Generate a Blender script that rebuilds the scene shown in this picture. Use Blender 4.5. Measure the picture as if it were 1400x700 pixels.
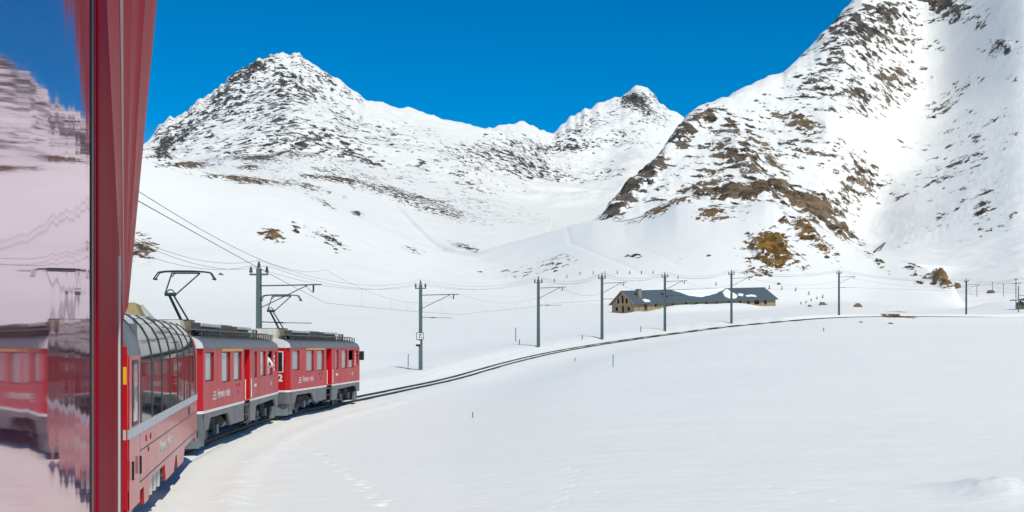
import bpy, bmesh, math, random
import numpy as np
from mathutils import Vector, Matrix

for o in list(bpy.data.objects):
    bpy.data.objects.remove(o)
SC = bpy.context.scene
COL = SC.collection
rnd = random.Random(7)

# ------------------------------------------------------------------ camera, sky, sun, exposure
F = 1650.0          # focal length in photo pixels (photo is 1400 px wide)
HOR = 474.0         # photo row of the horizon
EYE = 3.1           # eye height above the rail
cam = bpy.data.cameras.new('camera')
cam.sensor_width = 36.0
cam.lens = 36.0 * F / 1400.0
cam.shift_y = (HOR - 350.0) / 1400.0
cam.clip_start = 0.02
cam.clip_end = 20000
camo = bpy.data.objects.new('camera', cam)
camo.location = (0, 0, EYE)
camo.rotation_euler = (math.radians(90), 0, 0)
COL.objects.link(camo)
SC.camera = camo

SUN_EL = math.radians(51)
sun_from = Vector((0.45, -0.89, 0)).normalized()
sun_vec = Vector((sun_from.x * math.cos(SUN_EL), sun_from.y * math.cos(SUN_EL), math.sin(SUN_EL)))
world = bpy.data.worlds.new('World')
SC.world = world
world.use_nodes = True
wn = world.node_tree.nodes
wl = world.node_tree.links
wn.clear()
w_out = wn.new('ShaderNodeOutputWorld')
w_bg = wn.new('ShaderNodeBackground')
w_sky = wn.new('ShaderNodeTexSky')
w_sky.sky_type = 'NISHITA'
w_sky.sun_disc = False
w_sky.sun_elevation = SUN_EL
w_sky.sun_rotation = math.atan2(sun_from.x, sun_from.y)
w_sky.altitude = 1800
w_sky.air_density = 1.0
w_sky.dust_density = 0.0
w_sky.ozone_density = 2.0
w_hsv = wn.new('ShaderNodeHueSaturation')
w_hsv.inputs['Saturation'].default_value = 1.65
w_hsv.inputs['Hue'].default_value = 0.500
w_bg.inputs['Strength'].default_value = 0.11
wl.new(w_sky.outputs['Color'], w_hsv.inputs['Color'])
wl.new(w_hsv.outputs['Color'], w_bg.inputs['Color'])
wl.new(w_bg.outputs['Background'], w_out.inputs['Surface'])

sun = bpy.data.lights.new('sun', 'SUN')
sun.energy = 3.45
sun.angle = math.radians(0.53)
sun.color = (1.0, 0.945, 0.75)
suno = bpy.data.objects.new('sun', sun)
suno.rotation_euler = sun_vec.to_track_quat('Z', 'Y').to_euler()
COL.objects.link(suno)

SC.view_settings.view_transform = 'Standard'
SC.view_settings.look = 'None'
SC.view_settings.exposure = 0.0
SC.view_settings.gamma = 1.0
SC.view_settings.use_curve_mapping = False
SC.cycles.max_bounces = 8
SC.cycles.transparent_max_bounces = 16

# ------------------------------------------------------------------ materials
def nodes_of(name):
    m = bpy.data.materials.new(name)
    m.use_nodes = True
    nt = m.node_tree
    return m, nt, nt.nodes['Principled BSDF']

def N(nt, typ, **kw):
    n = nt.nodes.new(typ)
    for k, v in kw.items():
        if k in n.inputs.keys():
            n.inputs[k].default_value = v
        else:
            setattr(n, k, v)
    return n

def mat(name, col, rough=0.5, metal=0.0, coat=0.0, spec=0.5, var=0.12, vscale=3.0, bump=0.0, bscale=40.0, dirt=None, dirt_amt=0.0):
    m, nt, b = nodes_of(name)
    tc = N(nt, 'ShaderNodeTexCoord')
    nz = N(nt, 'ShaderNodeTexNoise', Scale=vscale, Detail=6.0, Roughness=0.6)
    nt.links.new(tc.outputs['Object'], nz.inputs['Vector'])
    mx = N(nt, 'ShaderNodeMix', data_type='RGBA')
    c = Vector(col)
    mx.inputs[6].default_value = (*(c * (1 - var)), 1)
    mx.inputs[7].default_value = (*[min(1, x) for x in (c * (1 + var))], 1)
    nt.links.new(nz.outputs['Fac'], mx.inputs[0])
    last = mx.outputs[2]
    if dirt:
        n2 = N(nt, 'ShaderNodeTexNoise', Scale=vscale * 0.6, Detail=8.0, Roughness=0.7)
        mp = N(nt, 'ShaderNodeMapping')
        mp.inputs['Scale'].default_value = (1, 1.2, 0.35)
        nt.links.new(tc.outputs['Object'], mp.inputs['Vector'])
        nt.links.new(mp.outputs['Vector'], n2.inputs['Vector'])
        rp = N(nt, 'ShaderNodeMapRange')
        rp.inputs['From Min'].default_value = 0.45
        rp.inputs['From Max'].default_value = 0.75
        rp.inputs['To Max'].default_value = dirt_amt
        nt.links.new(n2.outputs['Fac'], rp.inputs['Value'])
        m2 = N(nt, 'ShaderNodeMix', data_type='RGBA')
        nt.links.new(rp.outputs['Result'], m2.inputs[0])
        nt.links.new(last, m2.inputs[6])
        m2.inputs[7].default_value = (*dirt, 1)
        last = m2.outputs[2]
    nt.links.new(last, b.inputs['Base Color'])
    rr = N(nt, 'ShaderNodeMapRange')
    rr.inputs['To Min'].default_value = max(0.02, rough - 0.08)
    rr.inputs['To Max'].default_value = min(1, rough + 0.08)
    nt.links.new(nz.outputs['Fac'], rr.inputs['Value'])
    nt.links.new(rr.outputs['Result'], b.inputs['Roughness'])
    b.inputs['Metallic'].default_value = metal
    b.inputs['Coat Weight'].default_value = coat
    b.inputs['Coat Roughness'].default_value = 0.08
    b.inputs['Specular IOR Level'].default_value = spec
    if bump:
        nb = N(nt, 'ShaderNodeTexNoise', Scale=bscale, Detail=5.0)
        nt.links.new(tc.outputs['Object'], nb.inputs['Vector'])
        bp = N(nt, 'ShaderNodeBump', Strength=bump, Distance=0.03)
        nt.links.new(nb.outputs['Fac'], bp.inputs['Height'])
        nt.links.new(bp.outputs['Normal'], b.inputs['Normal'])
    return m

M = {}
M['red'] = mat('red_paint', (0.54, 0.005, 0.012), 0.40, coat=0.05, spec=0.22, var=0.09, vscale=1.2, dirt=(0.22, 0.03, 0.03), dirt_amt=0.45)
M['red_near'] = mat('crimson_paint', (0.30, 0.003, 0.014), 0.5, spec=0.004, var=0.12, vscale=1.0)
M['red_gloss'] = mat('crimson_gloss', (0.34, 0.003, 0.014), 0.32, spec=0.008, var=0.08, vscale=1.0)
M['red_coach'] = mat('red_coach_paint', (0.54, 0.012, 0.022), 0.32, coat=0.25, spec=0.4, var=0.08, vscale=1.2, dirt=(0.30, 0.08, 0.08), dirt_amt=0.4)
M['grey_paint'] = mat('grey_paint', (0.14, 0.145, 0.155), 0.5, var=0.12, dirt=(0.06, 0.05, 0.045), dirt_amt=0.85)
M['roof_grey'] = mat('roof_grey', (0.15, 0.16, 0.175), 0.55, var=0.12, dirt=(0.06, 0.055, 0.05), dirt_amt=0.5)
M['light_grey'] = mat('light_grey_stripe', (0.5, 0.51, 0.52), 0.45, var=0.08, dirt=(0.25, 0.22, 0.2), dirt_amt=0.4)
M['white'] = mat('white_paint', (0.78, 0.77, 0.75), 0.45, var=0.05, dirt=(0.45, 0.42, 0.38), dirt_amt=0.4)
M['cream_box'] = mat('roof_box_cream', (0.55, 0.53, 0.48), 0.6, var=0.1, dirt=(0.25, 0.2, 0.14), dirt_amt=0.6)
M['ochre_box'] = mat('roof_box_ochre', (0.30, 0.22, 0.09), 0.6, var=0.2, dirt=(0.10, 0.08, 0.05), dirt_amt=0.7)
M['louvre'] = mat('dark_louvre', (0.06, 0.055, 0.05), 0.7, var=0.3, dirt=(0.16, 0.11, 0.05), dirt_amt=0.6)
M['dark'] = mat('dark_steel', (0.035, 0.035, 0.036), 0.6, var=0.3, dirt=(0.09, 0.06, 0.04), dirt_amt=0.5)
M['black'] = mat('black_rubber', (0.012, 0.012, 0.013), 0.55, var=0.2)
M['plough'] = mat('plough_grey', (0.14, 0.17, 0.175), 0.5, var=0.15, dirt=(0.06, 0.06, 0.06), dirt_amt=0.5)
M['panto'] = mat('pantograph_green', (0.012, 0.045, 0.042), 0.45, var=0.2)
M['mast'] = mat('mast_green_grey', (0.10, 0.155, 0.155), 0.6, var=0.15, dirt=(0.05, 0.07, 0.07), dirt_amt=0.5)
M['wire'] = mat('wire_copper_dark', (0.06, 0.06, 0.065), 0.6, var=0.1)
M['insul'] = mat('insulator_brown', (0.03, 0.018, 0.014), 0.3, var=0.2)
M['orange'] = mat('first_class_orange', (0.80, 0.33, 0.05), 0.5, var=0.06)
M['yellow'] = mat('yellow_panel', (0.85, 0.42, 0.01), 0.5, var=0.06)
M['rail'] = mat('rail_steel', (0.045, 0.034, 0.028), 0.6, metal=0.2, var=0.3)
M['stake'] = mat('marker_teal', (0.01, 0.16, 0.17), 0.6, var=0.15)
M['wood'] = mat('weathered_wood', (0.11, 0.085, 0.06), 0.85, var=0.3, vscale=6)
M['slate'] = mat('slate_blue_grey', (0.075, 0.105, 0.13), 0.6, var=0.16, vscale=1.2, bump=0.3, bscale=3)
M['stone'] = mat('yellow_stone', (0.31, 0.255, 0.16), 0.9, var=0.35, vscale=1.6, bump=0.8, bscale=3, dirt=(0.14, 0.09, 0.045), dirt_amt=0.9)
M['pink_stone'] = mat('gable_stone', (0.46, 0.31, 0.19), 0.9, var=0.3, vscale=1.8, bump=0.8, bscale=3, dirt=(0.14, 0.1, 0.07), dirt_amt=0.8)
M['opening'] = mat('dark_opening', (0.03, 0.022, 0.016), 0.9, var=0.3)
M['brown_door'] = mat('brown_door', (0.14, 0.05, 0.025), 0.8, var=0.3)
M['snowcap'] = mat('snow_patch', (0.84, 0.85, 0.87), 0.75, var=0.03, bump=0.5, bscale=2)
M['seat'] = mat('red_seat', (0.35, 0.03, 0.04), 0.8, var=0.2)
M['skin'] = mat('skin', (0.55, 0.33, 0.24), 0.6, var=0.08)
M['shirt'] = mat('white_shirt', (0.75, 0.74, 0.72), 0.8, var=0.08)
M['hair'] = mat('brown_hair', (0.05, 0.03, 0.02), 0.7, var=0.2)

def glass_pane(name, tint, mixfac):
    m, nt, b = nodes_of(name)
    out = nt.nodes['Material Output']
    b.inputs['Base Color'].default_value = (*tint, 1)
    b.inputs['Roughness'].default_value = 0.04
    b.inputs['Specular IOR Level'].default_value = 1.0
    b.inputs['IOR'].default_value = 1.6
    tr = N(nt, 'ShaderNodeBsdfTransparent')
    tr.inputs['Color'].default_value = (0.80, 0.82, 0.84, 1)
    ms = N(nt, 'ShaderNodeMixShader')
    fr = N(nt, 'ShaderNodeFresnel', IOR=1.55)
    mr = N(nt, 'ShaderNodeMapRange')
    mr.inputs['To Min'].default_value = mixfac
    mr.inputs['To Max'].default_value = 1.0
    nt.links.new(fr.outputs['Fac'], mr.inputs['Value'])
    nt.links.new(mr.outputs['Result'], ms.inputs[0])
    nt.links.new(tr.outputs['BSDF'], ms.inputs[1])
    nt.links.new(b.outputs['BSDF'], ms.inputs[2])
    nt.links.new(ms.outputs['Shader'], out.inputs['Surface'])
    return m
M['pane'] = glass_pane('coach_glass', (0.03, 0.03, 0.03), 0.42)

def loco_glass():
    m, nt, b = nodes_of('cab_glass')
    tc = N(nt, 'ShaderNodeTexCoord')
    nz = N(nt, 'ShaderNodeTexNoise', Scale=1.3, Detail=2.0)
    nt.links.new(tc.outputs['Object'], nz.inputs['Vector'])
    bp = N(nt, 'ShaderNodeBump', Strength=0.25, Distance=0.05)
    nt.links.new(nz.outputs['Fac'], bp.inputs['Height'])
    nt.links.new(bp.outputs['Normal'], b.inputs['Normal'])
    b.inputs['Base Color'].default_value = (0.24, 0.245, 0.25, 1)
    b.inputs['Roughness'].default_value = 0.08
    b.inputs['IOR'].default_value = 1.9
    return m
M['loco_glass'] = loco_glass()

def near_glass():
    # tinted, slightly wavy pane seen at a grazing angle: mostly a rosy mirror over the dim interior
    m, nt, b = nodes_of('window_glass_wavy')
    tc = N(nt, 'ShaderNodeTexCoord')
    mp = N(nt, 'ShaderNodeMapping')
    mp.inputs['Scale'].default_value = (1.0, 4.0, 0.5)
    nt.links.new(tc.outputs['Object'], mp.inputs['Vector'])
    nz = N(nt, 'ShaderNodeTexNoise', Scale=1.6, Detail=2.0, Roughness=0.5)
    nt.links.new(mp.outputs['Vector'], nz.inputs['Vector'])
    bp = N(nt, 'ShaderNodeBump', Strength=1.0, Distance=0.0005)
    nt.links.new(nz.outputs['Fac'], bp.inputs['Height'])
    gl = N(nt, 'ShaderNodeBsdfGlossy')
    gl.inputs['Color'].default_value = (0.80, 0.66, 0.72, 1)
    gl.inputs['Roughness'].default_value = 0.035
    nt.links.new(bp.outputs['Normal'], gl.inputs['Normal'])
    b.inputs['Base Color'].default_value = (0.42, 0.06, 0.13, 1)
    b.inputs['Roughness'].default_value = 0.4
    b.inputs['Specular IOR Level'].default_value = 0.0
    ms = N(nt, 'ShaderNodeMixShader'); ms.inputs[0].default_value = 0.90
    nt.links.new(b.outputs['BSDF'], ms.inputs[1]); nt.links.new(gl.outputs['BSDF'], ms.inputs[2])
    nt.links.new(ms.outputs['Shader'], nt.nodes['Material Output'].inputs['Surface'])
    return m
M['near_glass'] = near_glass()

# ------------------------------------------------------------------ mesh helpers
class MB:
    def __init__(s):
        s.v = []; s.f = []
    def add(s, vs, fs):
        b = len(s.v)
        s.v += [tuple(p) for p in vs]
        s.f += [tuple(b + i for i in f) for f in fs]
        return s
    def box(s, x0, x1, y0, y1, z0, z1):
        return s.add([(x0,y0,z0),(x1,y0,z0),(x1,y1,z0),(x0,y1,z0),(x0,y0,z1),(x1,y0,z1),(x1,y1,z1),(x0,y1,z1)],
                     [(0,3,2,1),(4,5,6,7),(0,1,5,4),(1,2,6,5),(2,3,7,6),(3,0,4,7)])
    def hexa(s, p):
        return s.add(p, [(0,3,2,1),(4,5,6,7),(0,1,5,4),(1,2,6,5),(2,3,7,6),(3,0,4,7)])
    def tube(s, p0, p1, r, n=8, r1=None, cap=True):
        p0 = Vector(p0); p1 = Vector(p1); r1 = r if r1 is None else r1
        d = (p1 - p0).normalized()
        a = d.orthogonal().normalized(); b = d.cross(a)
        vs = []
        for k in range(n):
            t = 2 * math.pi * k / n
            vs.append(p0 + (a * math.cos(t) + b * math.sin(t)) * r)
        for k in range(n):
            t = 2 * math.pi * k / n
            vs.append(p1 + (a * math.cos(t) + b * math.sin(t)) * r1)
        fs = [(k, (k + 1) % n, n + (k + 1) % n, n + k) for k in range(n)]
        if cap:
            fs += [tuple(range(n - 1, -1, -1)), tuple(range(n, 2 * n))]
        return s.add(vs, fs)
    def path(s, pts, r, n=5):
        for a, b in zip(pts[:-1], pts[1:]):
            s.tube(a, b, r, n, cap=False)
        return s
    def loft(s, secs, close=True, cap=True):
        n = len(secs[0]); vs = [p for q in secs for p in q]; fs = []
        for k in range(len(secs) - 1):
            for i in range(n if close else n - 1):
                j = (i + 1) % n
                fs.append((k*n+i, k*n+j, (k+1)*n+j, (k+1)*n+i))
        if cap:
            fs.append(tuple(range(n - 1, -1, -1)))
            fs.append(tuple((len(secs)-1)*n + i for i in range(n)))
        return s.add(vs, fs)
    def prism_x(s, poly, x0, x1):      # poly in (y,z)
        return s.loft([[(x0, a, b) for a, b in poly], [(x1, a, b) for a, b in poly]])
    def prism_y(s, poly, y0, y1):      # poly in (x,z)
        return s.loft([[(a, y0, b) for a, b in poly], [(a, y1, b) for a, b in poly]])
    def wall_x(s, x, y0, y1, z0, z1, holes, depth):
        # wall in the plane x with rectangular holes (ya,yb,za,zb) whose reveals go to x-depth
        ys = sorted({y0, y1, *[h[0] for h in holes], *[h[1] for h in holes]})
        zs = sorted({z0, z1, *[h[2] for h in holes], *[h[3] for h in holes]})
        for a, b in zip(ys[:-1], ys[1:]):
            for c, d in zip(zs[:-1], zs[1:]):
                ym, zm = (a+b)/2, (c+d)/2
                if any(h[0] < ym < h[1] and h[2] < zm < h[3] for h in holes):
                    continue
                s.add([(x,a,c),(x,b,c),(x,b,d),(x,a,d)], [(0,1,2,3)])
        xi = x - depth
        for a, b, c, d in holes:
            s.add([(x,a,c),(x,b,c),(xi,b,c),(xi,a,c)], [(0,3,2,1)])
            s.add([(x,a,d),(x,b,d),(xi,b,d),(xi,a,d)], [(0,1,2,3)])
            s.add([(x,a,c),(x,a,d),(xi,a,d),(xi,a,c)], [(0,1,2,3)])
            s.add([(x,b,c),(x,b,d),(xi,b,d),(xi,b,c)], [(0,3,2,1)])
        return s
    def build(s, name, m, parent=None, smooth=False, bevel=0.0):
        me = bpy.data.meshes.new(name)
        me.from_pydata(s.v, [], s.f)
        bm = bmesh.new(); bm.from_mesh(me)
        bmesh.ops.remove_doubles(bm, verts=bm.verts, dist=1e-5)
        bmesh.ops.recalc_face_normals(bm, faces=bm.faces)
        bm.to_mesh(me); bm.free()
        me.materials.append(m)
        if smooth:
            me.polygons.foreach_set('use_smooth', [True] * len(me.polygons))
            me.set_sharp_from_angle(angle=math.radians(35))
        o = bpy.data.objects.new(name, me)
        COL.objects.link(o)
        if parent is not None:
            o.parent = parent
        if bevel:
            md = o.modifiers.new('bevel', 'BEVEL'); md.width = bevel; md.segments = 2; md.limit_method = 'ANGLE'
        return o

def tag(o, label, cat, group=None):
    o['label'] = label; o['category'] = cat
    if group: o['group'] = group
    return o

def empty(name, loc, rz=0.0, label=None, cat=None, group=None):
    o = bpy.data.objects.new(name, None)
    o.empty_display_size = 0.3
    o.location = loc; o.rotation_euler = (0, 0, rz)
    COL.objects.link(o)
    if label: tag(o, label, cat, group)
    return o

def text_mesh(name, txt, size, m, parent, M4, shear=0.0, bold=0.0, sx=1.0):
    cu = bpy.data.curves.new(name, 'FONT')
    cu.body = txt; cu.size = size; cu.extrude = 0.004; cu.shear = shear; cu.offset = bold
    t = bpy.data.objects.new('tmp', cu); COL.objects.link(t)
    dg = bpy.context.evaluated_depsgraph_get()
    me = bpy.data.meshes.new_from_object(t.evaluated_get(dg))
    bpy.data.objects.remove(t)
    me.transform(M4 @ Matrix.Diagonal((sx, 1, 1, 1)))
    me.materials.clear(); me.materials.append(m)
    o = bpy.data.objects.new(name, me); COL.objects.link(o); o.parent = parent
    return o

def copy_tree(o, parent=None):
    c = o.copy(); COL.objects.link(c); c.parent = parent
    for ch in list(o.children):
        copy_tree(ch, c)
    return c

# ------------------------------------------------------------------ track line
def catmull(pts, step):
    P = [np.array(p, float) for p in pts]
    P = [2*P[0]-P[1]] + P + [2*P[-1]-P[-2]]
    out = []
    for i in range(1, len(P) - 2):
        a, b, c, d = P[i-1:i+3]
        n = max(2, int(np.linalg.norm((c-b)[:2]) / step))
        for k in range(n):
            t = k / n
            out.append(0.5*((2*b)+(-a+c)*t+(2*a-5*b+4*c-d)*t*t+(-a+3*b-3*c+d)*t**3))
    out.append(P[-2])
    return np.array(out)

TR = catmull([(2.4,-12,0),(-1.285,-0.413,0),(-4.35,9,0),(-7.3,18.4,0),(-8.95,26,0),(-10.15,33.5,0),(-10.75,41,0),
              (-11.1,50,0),(-10.95,56,0),(-10.35,64,0),(-9.55,71,0.02),(-7.7,88,0.12),(-5.0,106,0.43),(-0.4,124,1.5),
              (5.2,138.5,2.6),(13.6,153.5,3.85),(24.0,171,5.15),(36.8,189.5,6.6),(63.4,225.7,8.7),(99,258,9.5),(150,290,9.6),(215,318,9.6)], 1.0)
for _ in range(12):      # relax kinks
    TR[1:-1] = 0.25*TR[:-2] + 0.5*TR[1:-1] + 0.25*TR[2:]
TRd = np.gradient(TR, axis=0)
TRh = np.arctan2(TRd[:,0], TRd[:,1])

def track_at_y(y):
    i = int(np.argmin(np.abs(TR[:,1]-y)))
    return TR[i], TRh[i]

# ------------------------------------------------------------------ noise
def vnoise(x, y, seed):
    xi = np.floor(x).astype(np.int64); yi = np.floor(y).astype(np.int64)
    xf = (x-xi).astype(np.float32); yf = (y-yi).astype(np.float32)
    def h(a, b):
        n = (a*374761393 + b*668265263 + seed*1442695041) & 0xffffffff
        n = ((n ^ (n >> 13)) * 1274126177) & 0xffffffff
        n = (n ^ (n >> 16)) & 0xffffff
        return (n / float(0xffffff)).astype(np.float32)
    u = xf*xf*xf*(xf*(xf*6-15)+10); v = yf*yf*yf*(yf*(yf*6-15)+10)
    a = h(xi, yi); b = h(xi+1, yi); c = h(xi, yi+1); d = h(xi+1, yi+1)
    return (a+(b-a)*u) + ((c+(d-c)*u) - (a+(b-a)*u))*v

def fbm(x, y, lam, octv, seed, gain=0.5, ridged=False):
    s = 0.0; amp = 1.0; tot = 0.0; f = 1.0/lam
    ca, sa = math.cos(0.6), math.sin(0.6)
    for k in range(octv):
        n = vnoise(x*f, y*f, seed+k*17)
        if ridged: n = 1-np.abs(2*n-1)
        s = s + n*amp; tot += amp; amp *= gain; f *= 2.03
        x, y = x*ca-y*sa, x*sa+y*ca
    return s/tot

def pchip(xk, yk, x):
    h = np.diff(xk); dl = np.diff(yk)/h
    m = np.zeros_like(yk)
    for i in range(1, len(xk)-1):
        if dl[i-1]*dl[i] > 0:
            w1 = 2*h[i]+h[i-1]; w2 = h[i]+2*h[i-1]
            m[i] = (w1+w2)/(w1/dl[i-1]+w2/dl[i])
    m[0] = dl[0]; m[-1] = dl[-1]
    i = np.clip(np.searchsorted(xk, x)-1, 0, len(xk)-2)
    t = (x-xk[i])/h[i]
    t = np.clip(t, -0.5, 1.5)
    h00 = (1+2*t)*(1-t)**2; h10 = t*(1-t)**2; h01 = t*t*(3-2*t); h11 = t*t*(t-1)
    return h00*yk[i]+h10*h[i]*m[i]+h01*yk[i+1]+h11*h[i]*m[i+1]

# ------------------------------------------------------------------ terrain feature lines (azimuth column, distance, sight line)
def row(txt):
    a = np.array([[float(q) for q in p.split(',')] for p in txt.split()])
    return a
P2 = row('-900,100,455 200,140,455 400,150,462 600,200,462 740,230,452 850,255,443 950,275,435 1050,295,427.5 1150,300,424 1250,320,428 1330,330,430 1400,340,431 2300,350,440')
P3 = row('-900,260,430 200,290,415 400,320,418 600,360,420 740,370,422 850,350,425.5 950,362,423 1050,375,419 1150,365,414 1250,380,415 1330,400,418 1400,420,420 2300,430,430')
P3b = row('-900,430,350 200,430,330 300,430,342 400,440,352 500,450,366 600,470,385 700,470,392 850,440,400 950,420,404 1050,420,404 1150,410,405 1250,425,408 1330,460,411 1400,480,411 2300,480,415')
P4 = row('-900,600,210 100,600,170 190,600,198 215,600,206 250,600,221 293,600,238 340,605,246 404,610,258 440,615,272 479,620,290 534,630,316 600,640,343 660,640,357 740,600,364 850,520,374 950,490,380 1050,480,386 1150,470,393 1250,490,401 1330,540,406 1400,560,402 2300,560,400')
P5 = row('-900,800,240 190,800,250 404,800,300 534,800,345 700,780,385 1000,700,420 1600,700,430 2300,700,420')
B0 = row('-900,700,330 190,700,300 300,700,268 400,700,280 480,700,306 540,700,326 620,700,346 700,700,356 800,690,360 2300,690,430')
B1 = row('-900,880,300 190,880,262 300,880,238 400,880,240 480,880,263 540,880,286 620,880,312 700,860,330 800,850,340 2300,850,430')
B2 = row('-900,1100,260 100,1100,240 190,1100,232 255,1100,222.5 300,1100,214 330,1100,213 400,1080,206.5 430,1080,208 470,1060,224 500,1050,240 560,1000,263 620,980,288 700,960,312 800,950,330 2300,950,430')
B3 = row('-900,1400,300 190,1400,262 400,1400,236 500,1400,262 700,1300,345 2300,1300,450')
C0 = row('-900,1250,300 100,1250,260 300,1250,226 400,1250,216 470,1200,229 540,900,277 600,700,337 700,600,352 760,580,350 820,580,342 900,600,335 2300,600,440')
C1 = row('-900,1500,290 100,1500,240 220,1500,217 300,1500,199 400,1500,187 470,1450,203 540,1300,236 600,1100,272 700,1000,298 760,1000,302 820,1050,299 900,1200,285 2300,1200,420')
C2 = row('-900,1750,280 100,1750,232 220,1720,200 300,1760,162 400,1800,130 470,1800,162 540,1700,194 600,1600,217 700,1800,242 760,2000,250 820,2200,237 872,2400,205 900,2400,212 960,2400,240 2300,2400,400')
C3 = row('-900,1950,270 100,1950,250 200,1950,206 212,1950,194 224,1950,180 232,1950,170 238,1950,178 262,1960,151 300,2000,122 330,2020,97 352,2050,85 360,2060,89 368,2070,85 380,2090,81 392,2100,77 410,2110,83 440,2120,104 470,2130,122 500,2150,143 530,2180,151 560,2200,160 600,2250,172 640,2350,182 665,2450,187 690,2550,182 720,2700,183 757,2900,194 775,2950,178 800,3050,160 820,3100,152 843,3150,148 860,3180,136 872,3200,130 885,3200,132 900,3200,150 925,3200,164 960,3200,190 2300,3200,380')
C4 = row('-900,2500,330 100,2500,300 392,2700,200 700,3200,260 872,3700,220 2300,3700,430')
D0 = row('-900,660,520 700,690,470 770,700,400 790,720,345 805,740,313 870,700,302 935,680,302 1000,670,315 1060,660,320 1130,650,340 1180,640,352 1240,595,372 1310,545,402 1400,500,404 2300,400,415')
D1 = row('-900,700,520 700,715,470 770,725,400 790,740,343 805,755,309 840,762,290 870,770,276 935,780,258 1000,790,258 1060,800,262 1130,800,280 1165,830,300 1190,860,308 1215,845,308 1240,800,302 1310,700,315 1400,625,315 2300,520,330')
D2 = row('-900,730,520 700,735,470 770,745,400 790,757,342 805,772,307 840,790,278 870,815,256 935,880,205 1000,920,190 1060,955,185 1100,960,180 1150,980,165 1200,1060,165 1250,1150,158 1290,1130,150 1330,1040,150 1400,930,140 2300,850,250')
D3 = row('-900,760,520 700,760,470 770,765,400 790,775,341 805,790,305 818,795,295 830,805,284 850,825,262 870,850,240 890,885,221 905,915,200 918,940,180 930,965,167 945,1010,158 960,1050,151 1000,1100,138 1040,1150,125 1070,1200,112 1090,1250,88 1120,1330,60 1150,1400,28 1175,1450,3 1210,1500,-22 1260,1550,-40 1330,1540,-70 1400,1460,-110 1600,1400,-160 2300,1300,150')
D4 = row('-900,900,560 700,900,500 790,900,420 850,1000,330 940,1300,260 1090,1600,200 1200,1900,100 1400,2100,60 2300,2200,300')
E0 = row('-900,450,470 400,480,455 700,420,416 810,400,406 931,395,403 1060,385,405 1130,380,408 1194,378,408 1266,365,413 1303,358,421 1330,350,441 2300,350,470')
E1 = row('-900,520,480 400,560,435 700,520,370 810,470,352 880,450,345 931,440,336 975,430,336 1020,420,344 1060,418,343 1090,415,345 1130,407,363 1194,400,382 1266,380,396 1303,368,411 1330,360,436 2300,360,475')
E2 = row('-900,640,490 400,700,425 600,660,365 700,640,333 760,600,318 810,560,304 854,540,302 880,530,294 910,515,278 925,508,268 940,503,267 952,498,269 970,490,276 1008,480,279 1046,470,274 1058,468,277 1071,465,287 1100,455,301 1137,445,321 1168,435,339 1194,430,346 1228,420,353 1266,400,367 1290,385,380 1303,380,391 1312,375,410 1330,370,434 1400,370,450 2300,370,480')
E3 = row('-900,900,500 400,850,440 700,740,370 931,620,310 1046,580,315 1137,540,360 1228,500,390 1303,450,420 1400,440,460 2300,440,490')

def jag(r, spans):
    rj = random.Random(5)
    uu = np.unique(np.concatenate([r[:,0]]+[np.arange(a,b,3.0) for a,b,_ in spans]))
    d = np.interp(uu, r[:,0], r[:,1]); v = np.interp(uu, r[:,0], r[:,2])
    for a,b,amp in spans:
        c = 0.0
        for i,q in enumerate(uu):
            if a <= q <= b:
                c = 0.55*c + rj.gauss(0,amp)*min(1,(q-a)/12,(b-q)/12)
                v[i] += c
    return np.stack([uu,d,v],1)
C3 = jag(C3, [(205,425,2.2),(425,560,0.7),(660,757,1.0),(760,930,1.6)])
D3 = jag(D3, [(808,960,0.5),(1080,1200,0.4)])
us = np.concatenate([np.arange(-900,-60,14.0), np.arange(-60,1461,1.75), np.arange(1470,2301,14.0)])
vv = np.concatenate([np.arange(3400,800,-110.0), np.arange(800,500,-1.0)])
ys = 3.42*F/(vv-HOR)
ys = np.concatenate([ys, np.arange(ys[-1]+1.0,430,1.0), np.arange(430,700,1.5), np.arange(700,1300,4.0), np.arange(1300,3450,8.0), [3600,3900,4300]])
NU, NY = len(us), len(ys)

UF = np.arange(-950,2351,1.0)
def gsm(a, sg):
    n = int(sg*3); k = np.exp(-0.5*(np.arange(-n,n+1)/sg)**2); k /= k.sum()
    return np.convolve(np.pad(a,n,mode='edge'), k, mode='valid')
def rc(r, u):
    # dense rows are skylines (kept crisp), sparse rows are broad folds (rounded)
    sharp = len(r) > 25
    d = gsm(np.interp(UF, r[:,0], r[:,1]), 16.0); v = gsm(np.interp(UF, r[:,0], r[:,2]), 1.4 if sharp else 16.0)
    return np.interp(u, UF, d), np.interp(u, UF, v)

tr_y = TR[(TR[:,1] > 17)]
tr_u = 700 + F*tr_y[:,0]/tr_y[:,1]
dt_u = np.interp(us, np.concatenate([[-900,60],tr_u]), np.concatenate([[4,9],tr_y[:,1]]))
zt_u = np.interp(us, np.concatenate([[-900,60],tr_u]), np.concatenate([[0,0],tr_y[:,2]]))

def patch(rows, u):
    ds, zs = [], []
    for r in rows:
        d, v = rc(r, u)
        ds.append(d); zs.append(EYE + (HOR-v)*d/F)
    return np.array(ds), np.array(zs)

def sheet(rows, drop0=0.5):
    Z = np.empty((NU, NY))
    D, Zk = patch(rows, us)
    for i in range(NU):
        d = D[:,i]; z = Zk[:,i]
        q = pchip(d, z, ys)
        lo = ys < d[0]
        q[lo] = z[0] - (d[0]-ys[lo])*drop0
        hi = ys > d[-1]
        q[hi] = z[-1] - (ys[hi]-d[-1])*0.3
        Z[i] = q
    return Z

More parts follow.
